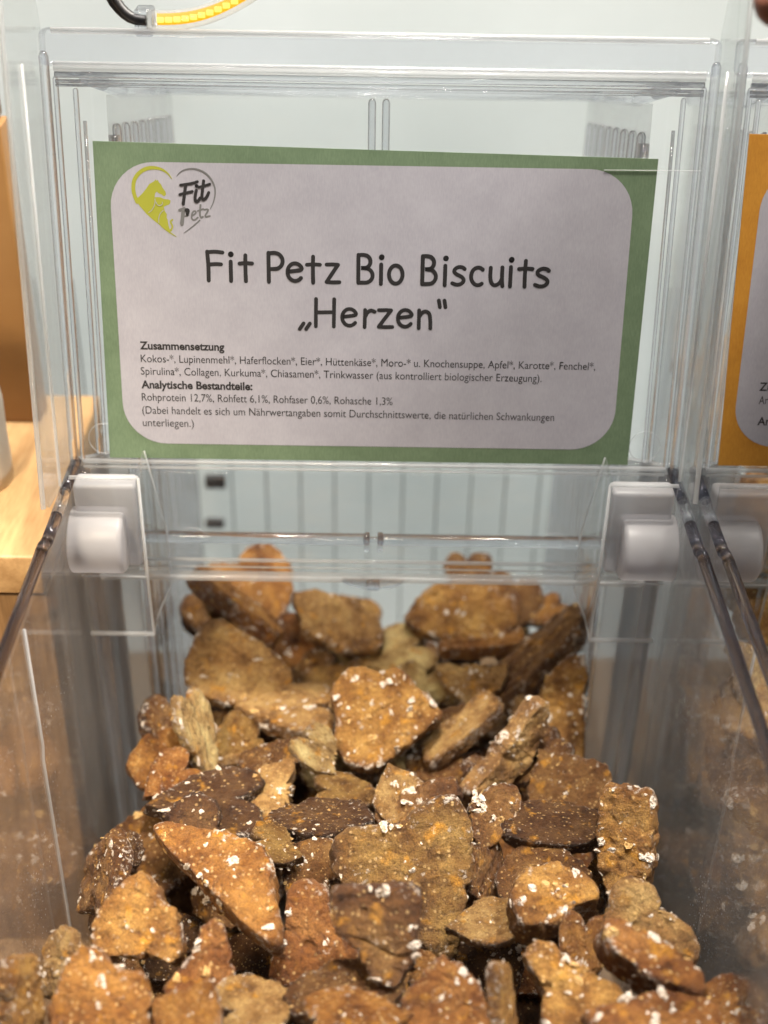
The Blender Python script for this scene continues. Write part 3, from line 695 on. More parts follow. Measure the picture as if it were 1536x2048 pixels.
# ------------------------------------------------------------------ hand at the lid's upper right corner
def skin_hand():
    tip = hit(1482, 26, (0, -.055, 0), (0, 1, 0))
    chains = []
    palm = tip + Vector((.085, .035, .045)); wrist = palm + Vector((.065, -.005, .055)); fore = wrist + Vector((.13, -.03, .12))
    V = [palm, palm + Vector((-.018, .006, -.004)), wrist, fore]; R = [(.032, .016), (.034, .014), (.024, .019), (.034, .030)]
    E = [(0, 1), (0, 2), (2, 3)]
    def chain(root, pts, r0_, r1_):
        i0 = root
        for k, p in enumerate(pts):
            V.append(Vector(p)); rr = r0_ + (r1_ - r0_) * k / (len(pts) - 1); R.append((rr, rr)); E.append((i0, len(V) - 1)); i0 = len(V) - 1
    base = V[1]
    spread = [Vector((.002, -.018, -.026)), Vector((-.004, -.006, -.010)), Vector((-.006, .004, .008)), Vector((-.002, .012, .026))]
    tips = [tip + Vector((.003, 0, 0)), tip + Vector((.006, .016, .022)), tip + Vector((.012, .026, .042)), tip + Vector((.026, .03, .058))]
    for sp, tp in zip(spread, tips):
        kn = base + sp + Vector((-.010, 0, 0)); mid_ = kn.lerp(tp, .45) + Vector((-.004, -.012, .006)); dis = kn.lerp(tp, .8) + Vector((-.002, -.009, .003))
        chain(1, [kn, mid_, dis, tp], .0098, .0070)
    chain(0, [palm + Vector((-.002, -.022, -.030)), palm + Vector((-.026, -.028, -.046)), palm + Vector((-.048, -.026, -.050))], .0115, .0085)
    me = bpy.data.meshes.new('person'); me.from_pydata([v - tip for v in V], E, []); me.materials.append(M['skin'])
    ob = bpy.data.objects.new('person', me); scene.collection.objects.link(ob); ob.location = tip
    md = ob.modifiers.new('skin', 'SKIN'); md.use_smooth_shade = True
    for d, rr in zip(me.skin_vertices[0].data if me.skin_vertices else [], R): d.radius = rr
    if not me.skin_vertices: pass
    md2 = ob.modifiers.new('sub', 'SUBSURF'); md2.levels = 2; md2.render_levels = 2
    return ob, R, tip
hand, HR, HT = skin_hand()
if not hand.data.skin_vertices:
    bm = bmesh.new(); bm.from_mesh(hand.data); lay = bm.verts.layers.skin.verify()
    bm.verts.ensure_lookup_table()
    for v, rr in zip(bm.verts, HR): v[lay].radius = rr
    bm.verts[0][lay].use_root = True
    bm.to_mesh(hand.data); bm.free()
else: hand.data.skin_vertices[0].data[0].use_root = True
tag(hand, 'hand reaching in at the upper right corner, one fingertip showing', 'person')

# ------------------------------------------------------------------ biscuits
def fbm(p, oc, lac=2.1, gain=.5):
    a, f_, s_ = 1.0, 1.0, 0.0
    for _ in range(oc):
        s_ += a * noise.noise(p * f_); a *= gain; f_ *= lac
    return s_
def heart_r(th, cleft=1.0):
    """distance from the centre to a soft heart outline, tip towards -y, about one unit across"""
    return float(np.interp(th % (2 * math.pi), HEART_T, HEART_R)) if cleft else .5
_t = np.linspace(0, 2 * math.pi, 2000, endpoint=False)
_hx = 16 * np.sin(_t) ** 3; _hy = 13 * np.cos(_t) - 5 * np.cos(2 * _t) - 2 * np.cos(3 * _t) - np.cos(4 * _t)
_hx = _hx / 32; _hy = (_hy + 1.5) / 30
_th = np.arctan2(_hy, _hx) % (2 * math.pi); _rr = np.hypot(_hx, _hy); _o = np.argsort(_th)
HEART_T = np.concatenate([_th[_o] - 2 * math.pi, _th[_o], _th[_o] + 2 * math.pi]); HEART_R = np.tile(_rr[_o], 3)
_k = np.ones(141) / 141; HEART_R = .45 * HEART_R + .55 * np.convolve(np.pad(HEART_R, 70, mode='wrap'), _k, mode='valid')

TH = 1.05
def make_biscuit(name, seed, shape='heart', outline=None, cut=None, thick=.17, rough=1.0, flakes=55, NT=150, dome=.018):
    rnd = random.Random(seed); so = Vector((seed * 7.13, seed * 3.7, seed * 1.9))
    ths = np.linspace(0, 2 * math.pi, NT, endpoint=False)
    if outline is not None:      # closed polygon round the centre -> distance by angle
        P = np.array(outline); P = np.vstack([P, P[:1]]); q = np.linspace(0, 1, 24, endpoint=False)[:, None]
        D = np.vstack([P[i] * (1 - q) + P[i + 1] * q for i in range(len(P) - 1)])
        an = np.arctan2(D[:, 1], D[:, 0]) % (2 * math.pi); rr_ = np.hypot(D[:, 0], D[:, 1]); o_ = np.argsort(an)
        OT = np.concatenate([an[o_] - 2 * math.pi, an[o_], an[o_] + 2 * math.pi]); OR = np.tile(rr_[o_], 3)
        k9 = np.ones(15) / 15; OR = np.convolve(np.pad(OR, 7, mode='wrap'), k9, mode='valid')
    R = []
    for t in ths:
        c_, s_ = math.cos(t), math.sin(t)
        if outline is not None: r = float(np.interp(t, OT, OR))
        elif shape == 'heart': r = heart_r(t)
        elif shape == 'soft': r = .72 * heart_r(t) + .28 * .47
        elif shape == 'oval': r = .5 * .62 / math.sqrt((.62 * c_) ** 2 + (.5 * s_) ** 2) * .9
        elif shape == 'slab': r = .46 * (abs(c_ / .62) ** 5 + abs(s_ / 1.0) ** 5) ** (-1 / 5)
        elif shape == 'trunc': r = min(heart_r(t) * 1.02, .40 / max(1e-3, -s_) if s_ < 0 else 9)
        r *= 1 + (.09 if outline is None else .025) * rough * fbm(so + Vector((c_, s_, 0)) * 1.6, 2) + .028 * rough * fbm(so + Vector((c_, s_, 3)) * 7, 3)
        if cut:
            for (ca, cdist) in cut:
                d = c_ * math.cos(rad(ca)) + s_ * math.sin(rad(ca))
                lim = cdist + .05 * fbm(so + Vector((c_, s_, 5)) * 5, 3)
                if d > 1e-3: r = min(r, lim / d)
        R.append(r)
    vs = []; rim = []
    n1 = 25; n2 = 13
    prof = [(.90 * i / n1 + 1e-4, 1.0) for i in range(n1)]
    for i in range(n2):
        ph = math.pi / 2 - math.pi * i / (n2 - 1)
        prof.append((.90 + .10 * max(0, math.cos(ph)) ** .62, math.copysign(abs(math.sin(ph)) ** .7, math.sin(ph))))
    prof += [(.90 * (n1 - 1 - i) / n1 + 1e-4, -1.0) for i in range(n1)]
    NP = len(prof)
    for i, (cr, cz) in enumerate(prof):
        for j, t in enumerate(ths):
            rho = R[j] * cr
            p = Vector((rho * math.cos(t), rho * math.sin(t), cz * thick * (TH if outline is None else 1) / 2 * (1 + dome * 4 * (1 - cr ** 2))))
            q = so + p * 1.0
            amp = 1 + .5 * (cr ** 8)
            nrm = Vector((math.cos(t) * cr ** 5, math.sin(t) * cr ** 5, cz)).normalized()
            dsp = (.016 * fbm(q * 2.6, 2) + .022 * amp * fbm(q * 6.5, 2) + .0065 * amp * fbm(q * 20, 3)) * rough
            rg = abs(noise.noise(q * 4.2 + Vector((11, 5, 3)))); dsp -= max(0, .12 - rg) * .10 * rough
            rg2 = abs(noise.noise(q * 9.5 + Vector((1, 25, 9)))); dsp -= max(0, .10 - rg2) * .06 * rough
            pit = noise.noise(q * 8 + Vector((40, 0, 0)))
            if pit > .42: dsp -= (pit - .42) * .10
            vs.append(p + nrm * dsp); rim.append(min(1, cr ** 7 * 1.1))
    fs = []
    for i in range(NP - 1):
        for j in range(NT): fs.append((i * NT + j, (i + 1) * NT + j, (i + 1) * NT + (j + 1) % NT, i * NT + (j + 1) % NT))
    mi = [0] * len(fs); base_n = len(vs)
    # oat flakes and grains pressed into the dough
    V0 = list(vs)
    clusters = [rnd.randrange(NT) for _ in range(4)]
    for k in range(int(flakes * .9)):
        if rnd.random() < .66:
            i = rnd.randint(int(NP * .36), int(NP * .64)); j = (rnd.choice(clusters) + int(rnd.gauss(0, NT * .09))) % NT if rnd.random() < .7 else rnd.randrange(NT)
        else:
            i = rnd.randint(2, NP - 3); j = rnd.randrange(NT)
            if rnd.random() < .8: i = min(NP - 3, max(2, int(NP / 2 + (rnd.random() ** .45 - .0) * NP / 2 * rnd.choice((-1, 1)) * .92)))
        c = V0[i * NT + j]; e1 = V0[i * NT + (j + 1) % NT] - V0[i * NT + j - 1 if j else i * NT + NT - 1]; e2 = V0[(i + 1) * NT + j] - V0[(i - 1) * NT + j]
        nn = e2.cross(e1)
        if nn.length < 1e-9: continue
        nn.normalize()
        if nn.dot(c) < 0: nn = -nn
        nn = (nn + Vector((rnd.gauss(0, .3), rnd.gauss(0, .3), rnd.gauss(0, .3)))).normalized()
        ax = nn.orthogonal().normalized(); ax.rotate(Matrix.Rotation(rnd.random() * 6.28, 3, nn)); ay = nn.cross(ax)
        white = rnd.random() < .72
        L_ = (.010 + .036 * rnd.random() ** 2.2); W_ = L_ * rnd.uniform(.45, .85); H_ = L_ * rnd.uniform(.14, .30)
        for part in range(rnd.choice((1, 1, 2, 3, 4)) if white else 1):
            if part:
                c = c + ax * rnd.gauss(0, L_ * .8) + ay * rnd.gauss(0, L_ * .8); L_ *= rnd.uniform(.5, 1.0); W_ = L_ * rnd.uniform(.4, .9); H_ = L_ * rnd.uniform(.16, .34)
                tw = Matrix.Rotation(rnd.random() * 6.28, 3, nn); ax = tw @ ax; ay = tw @ ay
            b0 = len(vs); rows = 4; cols = 8
            for a in range(rows + 1):
                la = math.pi * a / rows
                for b in range(cols):
                    lo2 = 2 * math.pi * b / cols; jit = 1 + rnd.uniform(-.42, .42)
                    vs.append(c + (ax * (L_ * math.sin(la) * math.cos(lo2)) + ay * (W_ * math.sin(la) * math.sin(lo2)) + nn * (H_ * math.cos(la))) * jit - nn * H_ * .05); rim.append(0)
            for a in range(rows):
                for b in range(cols): fs.append((b0 + a * cols + b, b0 + (a + 1) * cols + b, b0 + (a + 1) * cols + (b + 1) % cols, b0 + a * cols + (b + 1) % cols)); mi.append(1 if white else 2)
    me = bpy.data.meshes.new(name); me.from_pydata(vs, [], fs)
    for m in ('biscuit', 'flake', 'grain'): me.materials.append(M[m])
    me.polygons.foreach_set('material_index', mi); me.polygons.foreach_set('use_smooth', [q == 0 for q in mi])
    at = me.attributes.new('rim', 'FLOAT', 'POINT'); at.data.foreach_set('value', rim)
    me.update(); return me

KINDS = {}
def kind(k, *a, **kw): KINDS[k] = make_biscuit('biscuit', *a, **kw)
kind('h0', 1); kind('h1', 2, 'heart', thick=.19, flakes=75); kind('h2', 3, 'soft', thick=.16, flakes=35); kind('h3', 4, 'soft', thick=.2, rough=1.3, flakes=65)
kind('h4', 5, 'heart', thick=.15, flakes=28); kind('h5', 6, 'soft', thick=.22, rough=.8, flakes=60)
kind('b0', 7, 'heart', cut=[(200, .16)], thick=.17, flakes=40); kind('b1', 8, 'soft', cut=[(90, .12)], thick=.2, flakes=70); kind('b2', 9, 'heart', cut=[(300, .2)], thick=.17, flakes=45)
kind('b3', 10, 'soft', cut=[(0, .2), (250, .25)], thick=.24, rough=1.5, flakes=50)
kind('t0', 11, 'trunc', thick=.18, rough=1.1, flakes=30); kind('o0', 12, 'oval', thick=.22, rough=.6, flakes=8); kind('o1', 13, 'oval', thick=.26, rough=1.5, flakes=60)
kind('s0', 14, 'slab', thick=.24, rough=.9, flakes=60); kind('s1', 15, 'slab', thick=.2, rough=1.1, flakes=26)

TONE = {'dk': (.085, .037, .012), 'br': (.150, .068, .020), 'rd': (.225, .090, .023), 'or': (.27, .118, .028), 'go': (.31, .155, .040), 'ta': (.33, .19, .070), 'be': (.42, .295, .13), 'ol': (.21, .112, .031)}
YS = [-.30, -.20, -.13, -.08, -.03, .03, .10, .17]; ZS = [-.088, -.090, -.098, -.105, -.122, -.138, -.146, -.155]
def pile_z(y): return float(np.interp(y, YS, ZS))
def pile_point(px, py, lift):
    d = ray(px, py); t = .5
    for _ in range(40):
        p = CAM + d * t; e_ = p.z - (pile_z(p.y) + lift); t += e_ / -d.z * .8
    return CAM + d * t
SIZE = .0445
def place(px, py, k, wx, wy, n, tip, kd, tone, lift, label, group='biscuits heaped in the middle bin', th=1.0, p=None):
    c = p if p is not None else pile_point(px, py, lift * .001)
    nv = (RIGHT * n[0] + UP * n[1] + BACK * n[2]).normalized()
    td = RIGHT * math.cos(rad(tip)) + UP * math.sin(rad(tip)); td = (td - nv * td.dot(nv)).normalized()
    yv = -td; xv = yv.cross(nv)
    o = bpy.data.objects.new('heart_biscuit' if kd[0] == 'h' else 'biscuit', KINDS[kd]); scene.collection.objects.link(o)
    s = SIZE * k
    o.matrix_world = Matrix.Translation(c) @ Matrix((xv, yv, nv)).transposed().to_4x4() @ Matrix.Diagonal((s * wx, s * wy, s * th, 1))
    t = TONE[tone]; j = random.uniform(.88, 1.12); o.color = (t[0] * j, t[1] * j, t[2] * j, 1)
    tag(o, label, 'biscuit', group); return o

def hero(pts, n, tone, lift, label, seed, thick=.0090, flakes=60, rough=1.0, name='biscuit'):
    """one biscuit with an outline of its own, lying on the heap with the given facing"""
    cx_ = sum(p[0] for p in pts) / len(pts); cy_ = sum(p[1] for p in pts) / len(pts)
    c = pile_point(cx_, cy_, lift * .001); dep = (c - CAM).dot(fwd); m = dep / FPX
    nv = (RIGHT * n[0] + UP * n[1] + BACK * n[2]).normalized()
    yv = (UP - nv * UP.dot(nv)).normalized(); xv = yv.cross(nv)
    A2 = Matrix(((xv.dot(RIGHT), yv.dot(RIGHT)), (xv.dot(UP), yv.dot(UP)))).inverted()
    S = SIZE * 1.15
    out = [tuple(A2 @ Vector(((p[0] - cx_) * m, (cy_ - p[1]) * m)) / S) for p in pts]
    me = make_biscuit(name, seed, outline=out, thick=thick / S, flakes=flakes, rough=rough, NT=190)
    o = bpy.data.objects.new(name, me); scene.collection.objects.link(o)
    o.matrix_world = Matrix.Translation(c) @ Matrix((xv, yv, nv)).transposed().to_4x4() @ Matrix.Diagonal((S, S, S, 1))
    t = TONE[tone]; o.color = (*t, 1)
    return tag(o, label, 'biscuit', 'biscuits heaped in the middle bin')
HERO = [
 ([(658,1690),(690,1655),(740,1650),(785,1650),(800,1640),(840,1610),(880,1590),(915,1600),(940,1640),(945,1700),(940,1760),(930,1830),(915,1890),(895,1918),(870,1905),(840,1880),(780,1835),(715,1795),(665,1740)], (.06, .16, .98), 'ol', 9, 'largest upright heart, dark at the top and pale at its point', 101, 45),
 ([(660,1800),(668,1775),(690,1770),(740,1775),(790,1768),(835,1765),(845,1790),(842,1830),(835,1870),(830,1920),(815,1955),(785,1968),(750,1960),(730,1935),(722,1900),(705,1880),(672,1865),(658,1835)], (-.06, .10, .99), 'br', 27, 'brown blunt-tipped heart overlapping the big upright heart', 102, 26),
 ([(265,1757),(290,1760),(315,1790),(335,1815),(352,1820),(360,1840),(370,1870),(372,1905),(355,1920),(330,1912),(300,1905),(260,1908),(215,1915),(182,1890),(185,1860),(200,1820),(225,1785)], (-.12, .40, .9), 'go', 13, 'golden heart biscuit with its point up beside the left wall', 103, 40),
 ([(1240,1775),(1262,1760),(1290,1765),(1315,1785),(1322,1810),(1318,1820),(1345,1830),(1375,1850),(1390,1885),(1385,1920),(1365,1932),(1320,1915),(1270,1895),(1225,1880),(1205,1850),(1215,1815),(1228,1795)], (-.12, .30, .94), 'ta', 14, 'smooth tan heart with lobes to the upper right beside right wall', 104, 22),
 ([(670,1370),(690,1345),(720,1340),(760,1350),(800,1345),(820,1360),(850,1390),(885,1425),(885,1440),(850,1460),(810,1490),(770,1525),(735,1538),(690,1520),(665,1490),(672,1450),(660,1410)], (-.02, .42, .9), 'go', 18, 'golden heart dotted white and pointing right, centre of the back heap', 105, 100),
 ([(370,1335),(385,1290),(400,1255),(440,1248),(480,1275),(530,1300),(575,1335),(595,1375),(590,1405),(555,1420),(500,1410),(460,1412),(420,1400),(385,1385),(372,1360)], (.08, .52, .84), 'ta', 18, 'big golden-tan heart at the left of the back heap', 106, 60),
 ([(105,2000),(120,1960),(135,1915),(165,1898),(195,1905),(225,1935),(245,1945),(280,1945),(300,1975),(308,2030),(300,2090),(200,2110),(110,2080)], (0, .34, .94), 'or', 15, 'blurred orange heart with two round lobes up, front left corner', 107, 55),
 ([(575,1775),(610,1762),(650,1775),(665,1800),(665,1830),(690,1870),(720,1900),(718,1945),(690,1965),(640,1972),(580,1968),(535,1955),(540,1920),(565,1880),(575,1830)], (-.10, .26, .95), 'rd', 2, 'big deep orange biscuit behind the blunt heart, left side', 108, 24),
 ([(400,1855),(425,1845),(445,1860),(455,1885),(470,1930),(472,1980),(455,2010),(400,2015),(340,1990),(325,1970),(350,1945),(375,1920),(390,1890)], (.18, .22, .95), 'rd', 9, 'red-brown biscuit with one rounded lobe up, right of the golden pointed heart', 109, 30),
 ([(1212,1585),(1250,1575),(1305,1578),(1308,1640),(1300,1740),(1280,1800),(1240,1815),(1210,1770),(1205,1680)], (-.45, .10, .88), 'go', 10, 'tall broken slab standing upright against the right wall', 110, 70),
 ([(1090,1370),(1120,1330),(1150,1310),(1175,1320),(1180,1360),(1165,1400),(1170,1450),(1165,1510),(1160,1560),(1110,1550),(1085,1500),(1075,1440)], (-.25, .25, .93), 'go', 6, 'tall golden heart standing against the right wall in the back heap', 111, 70),
 ([(805,1240),(830,1200),(870,1172),(930,1165),(1000,1175),(1040,1200),(1035,1260),(980,1290),(900,1285),(840,1270)], (.10, .34, .93), 'go', 22, 'big golden biscuit standing at the top right of the heap', 112, 60),
 ([(580,1190),(640,1188),(700,1205),(745,1235),(770,1270),(760,1305),(710,1310),(660,1295),(610,1270),(590,1230)], (.16, .50, .85), 'ta', 22, 'smooth pale tan biscuit on top of the heap, left of centre', 113, 30),
 ([(340,1660),(335,1625),(355,1600),(390,1592),(425,1600),(440,1630),(435,1665),(420,1700),(370,1705)], (.05, .36, .93), 'dk', 10, 'dark brown rounded biscuit facing forward, left middle', 114, 14),
 ([(1050,1935),(1075,1915),(1110,1912),(1140,1930),(1180,1955),(1240,1985),(1255,2030),(1200,2075),(1110,2080),(1075,2030),(1085,1985)], (-.05, .60, .8), 'go', 12, 'rough golden biscuit with dark hollow at the bottom right', 115, 50),
 ([(930,1610),(960,1590),(1000,1575),(1030,1580),(1040,1610),(1025,1640),(1005,1660),(985,1690),(950,1700),(935,1660)], (.2, .42, .88), 'br', 8, 'lumpy tan biscuit poking out right of the largest heart top', 116, 60),
]
HERO += [
 ([(915,1585),(960,1540),(1010,1480),(1060,1400),(1085,1395),(1090,1430),(1075,1490),(1020,1560),(960,1592)], (.50, -.30, .81), 'ta', 12, 'leaning slab-like heart with a pale upper edge right of centre', 117, 50),
 ([(745,1640),(790,1608),(850,1578),(915,1558),(925,1590),(880,1612),(820,1642),(770,1665)], (-.3, .55, .78), 'br', 2, 'slender dark strip of biscuit rising behind the largest heart', 118, 40),
 ([(285,1690),(330,1680),(420,1690),(500,1700),(540,1722),(562,1790),(582,1850),(555,1862),(480,1822),(400,1768),(330,1728)], (-.16, .72, .68), 'or', 14, 'large flat heart biscuit crusted with white flakes, left of the big upright heart', 119, 110),
 ([(1198,1882),(1230,1872),(1300,1900),(1380,1950),(1402,1985),(1350,1985),(1280,1958),(1215,1922)], (.10, .76, .64), 'rd', 22, 'long reddish slab with white flakes slanting down to the right wall', 120, 60),
 ([(1015,1790),(1060,1765),(1130,1755),(1190,1785),(1196,1815),(1150,1825),(1100,1850),(1030,1858)], (.05, .72, .69), 'go', 12, 'thick golden broken biscuit with a yellow crumb on its corner', 121, 60),
 ([(1150,2032),(1250,2014),(1400,2008),(1440,2030),(1450,2085),(1200,2095)], (0, .66, .75), 'rd', 18, 'reddish biscuit along the bottom edge under the long slab', 122, 60),
]
THK = {119: .0125, 120: .0135, 121: .0135}
for h_ in HERO: hero(h_[0], h_[1], h_[2], h_[3], h_[4], h_[5], flakes=h_[6], thick=THK.get(h_[5], .0088))
HL = {h_[4] for h_ in HERO}
BIS = [
 # front heap
 (42, 1995, .62, .8, 1.0, (.85, .1, .42), 265, 's0', 'go', 16, 'flake-dotted biscuit standing on edge at the far front left'),
 (128, 1935, .55, 1.0, 1.0, (-.5, .3, .7), 240, 'h3', 'ta', 6, 'small cream and brown biscuit between the left wall and the front heart'),
 (215, 1748, .78, .75, 1.0, (-.72, .30, .55), 100, 'h3', 'br', 0, 'dark flake-speckled biscuit leaning against the left wall'),
 (258, 1698, .46, .7, 1.0, (-.5, .5, .6), 80, 'b3', 'br', -4, 'small dark crumbly piece tucked at the left wall post'),
 (375, 2032, .62, 1.0, .8, (0, .5, .85), 200, 's1', 'or', 14, 'orange slab at the bottom edge under the red-brown lobe'),
 (522, 2020, .66, .9, 1.1, (0, .80, .58), 20, 'h4', 'ta', 6, 'tan flat biscuit at the bottom, left of the dark flaky oval'),
 (690, 1988, .70, .7, 1.1, (0, .72, .68), 12, 'o1', 'br', 8, 'dark oval biscuit full of white flakes near the bottom centre'),
 (622, 1738, .66, 1.0, 1.0, (-.1, .55, .82), 140, 'h5', 'br', -2, 'purplish brown biscuit peeping out left behind the largest heart'),
 (562, 1697, .56, .75, 1.1, (.2, .72, .6), -12, 'b2', 'ol', 8, 'olive ragged biscuit above the flake-crusted flat heart'),
 (1105, 1655, .80, .62, 1.05, (0, .72, .70), 175, 'o0', 'dk', 6, 'smooth dark brown oval biscuit before the right wall'),
 (1082, 1748, .80, 1.0, 1.0, (-.1, .68, .72), 95, 'h2', 'br', -2, 'dull tan heart lying below the smooth dark oval'),
 (968, 1850, .56, .8, 1.1, (-.12, .80, .58), 190, 'h2', 'ta', 4, 'tan biscuit lying flat just right of the largest heart point'),
 (1168, 1905, .56, .72, 1.1, (-.2, .14, .97), 268, 'h5', 'or', 8, 'narrow tan biscuit like a tombstone left of the smooth tan heart'),
 (888, 2008, .70, 1.0, 1.0, (.02, .36, .92), 90, 'h3', 'rd', 14, 'round reddish lump of biscuit at the bottom, right of centre'),
 (1004, 2018, .56, .6, 1.2, (.80, .15, .55), 262, 's1', 'go', 14, 'narrow yellow biscuit on edge at the bottom beside the reddish lump'),
 (866, 1938, .42, .7, 1.1, (0, .66, .75), 10, 'b2', 'or', 2, 'small orange crumb of biscuit under the largest heart point'),
 (710, 2044, .76, .7, 1.1, (0, .75, .62), 8, 'h2', 'or', 12, 'plain orange-tan biscuit cut off by the bottom edge, centre left'),
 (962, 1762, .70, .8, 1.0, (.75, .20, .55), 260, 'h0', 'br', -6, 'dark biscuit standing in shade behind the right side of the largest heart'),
 (985, 1925, .62, 1.0, 1.0, (0, .6, .8), 60, 'h3', 'dk', -16, 'very dark biscuit deep in the gap under the golden broken one'),  # shadow of the gap put into the dark tone
 (1205, 1745, .42, .7, 1.0, (-.2, .5, .8), 90, 'h5', 'br', -10, 'small brown lobe in the gap left of the standing slab'),
 (1232, 1838, .44, .8, 1.0, (-.3, .4, .8), 100, 'b2', 'rd', -2, 'small reddish crumb between the standing slab and the smooth tan heart'),
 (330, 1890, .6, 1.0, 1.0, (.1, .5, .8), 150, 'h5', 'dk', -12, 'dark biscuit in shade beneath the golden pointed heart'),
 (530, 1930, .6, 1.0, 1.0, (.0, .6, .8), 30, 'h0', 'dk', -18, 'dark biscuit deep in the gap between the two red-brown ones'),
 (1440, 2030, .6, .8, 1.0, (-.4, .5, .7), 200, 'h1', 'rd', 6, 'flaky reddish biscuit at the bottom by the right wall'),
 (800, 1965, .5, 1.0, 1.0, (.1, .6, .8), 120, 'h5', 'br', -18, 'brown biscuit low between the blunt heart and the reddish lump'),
 # dark middle band
 (410, 1612, .98, .8, 1.15, (0, .75, .65), 185, 'h0', 'dk', 0, 'wide dark biscuit with pale flakes behind the dark rounded one'),
 (640, 1645, .72, .58, 1.15, (0, .78, .6), 5, 'o1', 'dk', 4, 'long dark biscuit lying flat in the middle of the pile'),
 (555, 1590, .80, .85, 1.15, (0, .66, .75), 175, 'b1', 'ta', 0, 'dim beige biscuit lying behind the dark ones, left of centre'),
 (800, 1590, .66, .8, 1.0, (-.15, .62, .76), 110, 'h5', 'ta', 4, 'tan biscuit behind and left of the largest heart top'),
 # back heap, out of focus
 (575, 1425, .98, .75, 1.15, (0, .84, .52), 178, 'h1', 'ta', 8, 'flat biscuit with a white-flaked rim below the big golden-tan heart'),
 (340, 1470, .82, .8, 1.0, (.72, .34, .55), 255, 'h1', 'br', 4, 'flake-dotted biscuit standing at the left wall in the back heap'),
 (398, 1482, .82, .55, 1.25, (.80, .25, .5), 283, 'h4', 'be', 10, 'narrow beige biscuit on edge beside the left wall'),
 (472, 1490, .68, 1.0, 1.0, (.1, .55, .82), 200, 'h2', 'ol', -2, 'plain olive-tan biscuit under the white-rimmed flat one'),
 (545, 1520, .66, .8, 1.0, (-.1, .7, .7), 20, 's1', 'br', 6, 'brown biscuit with one white dot, left of the golden heart point'),
 (645, 1512, .62, .7, 1.1, (.25, .5, .8), 310, 'b2', 'be', 8, 'ragged beige broken piece left of the white-dotted golden heart'),
 (702, 1592, .66, .7, 1.15, (.05, .75, .65), 350, 'h4', 'ol', -4, 'dim beige biscuit lying under the white-dotted golden heart'),
 (925, 1460, .84, .62, 1.15, (-.42, .62, .66), 225, 's1', 'ta', 8, 'tan slanting biscuit between the golden heart and the leaning slab'),
 (945, 1355, .86, .9, 1.0, (-.05, .5, .86), 270, 'b1', 'ta', 12, 'rough tan biscuit behind the slanting one, right of centre'),
 (1075, 1322, 1.05, .5, 1.3, (-.5, .6, .55), 228, 'o1', 'br', 16, 'long brown strip dotted white, slanting up to the right wall'),
 (470, 1212, .95, .45, 1.3, (.55, .70, .42), 322, 's0', 'or', 34, 'slanting strip with white flakes at the top left of the heap'),
 (510, 1185, 1.05, 1.0, 1.1, (.1, .35, .92), 300, 'h2', 'or', 22, 'brown biscuit standing behind the slanting strip, top left'),
 (585, 1298, .74, 1.0, 1.0, (.1, .4, .9), 230, 'h5', 'rd', 6, 'round red-brown biscuit below the smooth pale one'),
 (785, 1312, .86, .85, 1.1, (.0, .72, .68), 210, 'h4', 'be', 8, 'yellowish beige biscuit lying in the dip at the back centre'),
 (935, 1152, .62, .9, 1.0, (0, .4, .9), 270, 'h0', 'br', 22, 'biscuit top showing behind the panel edge, highest at the back'),
 (1022, 1212, .82, .9, 1.0, (-.05, .4, .9), 260, 'h5', 'br', 18, 'dark tan biscuit right of the big golden standing one'),
 (1085, 1235, .62, .7, 1.1, (-.35, .6, .7), 215, 'b2', 'or', 16, 'small brown piece at the back right corner'),
 (965, 1285, .86, .6, 1.15, (0, .76, .64), 190, 's1', 'or', 12, 'flat brown biscuit below the big golden standing one'),
 (842, 1385, .66, .9, 1.0, (.1, .5, .85), 250, 'h4', 'be', 4, 'pale beige biscuit just behind the right end of the golden heart'),
 (1060, 1530, .82, .62, 1.15, (-.4, .6, .7), 225, 'h3', 'br', 0, 'dark biscuit beneath the leaning slab, before the right wall'),
 (1128, 1575, .86, 1.0, 1.0, (-.1, .52, .84), 120, 'h2', 'br', -2, 'dull brown biscuit above the smooth dark oval'),
 (340, 1562, .62, .9, 1.0, (.1, .5, .85), 220, 'h0', 'rd', 0, 'reddish flaky biscuit low at the left wall, mid depth'),
 (625, 1350, .62, .9, 1.0, (.1, .5, .85), 200, 'h1', 'br', 0, 'brown flaky biscuit below the round red-brown one'),
 (430, 1240, .8, .9, 1.0, (.3, .4, .85), 290, 'h5', 'br', 10, 'shaded brown biscuit under the slanting strip, top left'),
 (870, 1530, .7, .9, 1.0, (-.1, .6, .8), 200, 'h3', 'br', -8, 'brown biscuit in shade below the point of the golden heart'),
]
for b in BIS:
    if b[10] not in HL: place(*b)

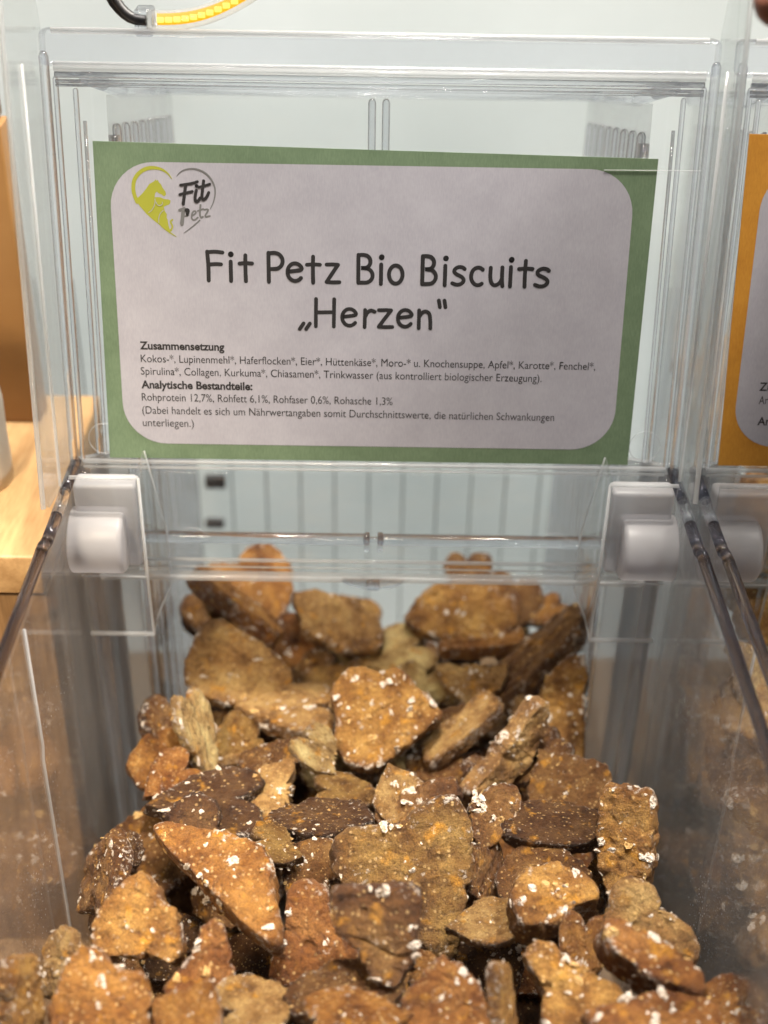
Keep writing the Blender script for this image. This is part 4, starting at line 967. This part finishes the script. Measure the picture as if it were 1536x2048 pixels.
# deeper layer of the same heap
random.seed(31)
kk = list(KINDS)
def scatter(x0, x1, y0, y1, step, drop, tones, label, group, bx=0.0, zf=pile_z, tilt=.5, hl=lambda y: .095, sz=(.7, 1.05)):
    y = y0
    while y < y1:
        x = x0
        while x < x1:
            px_, py_ = x + random.uniform(-.4, .4) * step, y + random.uniform(-.4, .4) * step
            lim = hl(py_) - .022
            px_ = max(-lim, min(lim, px_))
            p = Vector((px_ + bx, py_, zf(py_) - drop + random.uniform(-.006, .006)))
            n = Vector((random.gauss(0, tilt), random.gauss(-.25, tilt), 1)).normalized()
            nc = (n.dot(RIGHT), n.dot(UP), n.dot(BACK))
            place(0, 0, random.uniform(*sz), random.uniform(.8, 1), random.uniform(.9, 1.15), nc, random.uniform(0, 360), random.choice(kk), random.choice(tones), 0, label, group, p=p)
            x += step
        y += step
hw_in = lambda y: .113 if y < -.01 else .093
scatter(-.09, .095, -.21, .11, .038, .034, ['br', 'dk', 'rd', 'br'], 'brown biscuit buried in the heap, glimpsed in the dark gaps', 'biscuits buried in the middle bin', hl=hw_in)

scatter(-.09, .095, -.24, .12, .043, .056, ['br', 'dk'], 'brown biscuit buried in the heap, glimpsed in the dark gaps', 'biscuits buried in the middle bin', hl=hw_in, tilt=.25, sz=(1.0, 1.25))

scatter(-.08, .085, -.03, .11, .031, .004, ['br', 'ta', 'ol', 'be', 'or'], 'small out-of-focus biscuit piece wedged between the larger ones at the back', 'small pieces in the back heap', hl=hw_in, tilt=.6, sz=(.5, .72))

# right-hand bin: paler biscuits
NYS = [-.3, -.2, -.1, 0, .1, .17]; NZS = [-.10, -.088, -.072, -.052, -.045, -.04]
nz_ = lambda y: float(np.interp(y, NYS, NZS))
random.seed(5)
scatter(-.095, .03, -.22, .165, .034, 0.0, ['ta', 'be', 'go', 'ta'], 'pale tan biscuit in the right-hand bin seen through clear walls', 'pale biscuits in the right-hand bin', bx=PITCH_X, zf=nz_, hl=hw_in, tilt=.42, sz=(.85, 1.15))
scatter(-.095, .03, -.22, .165, .045, .026, ['br', 'ta'], 'shaded biscuit low in the right-hand bin beneath the pale ones', 'shaded biscuits in the right-hand bin', bx=PITCH_X, zf=nz_, hl=hw_in, tilt=.5, sz=(.9, 1.15))
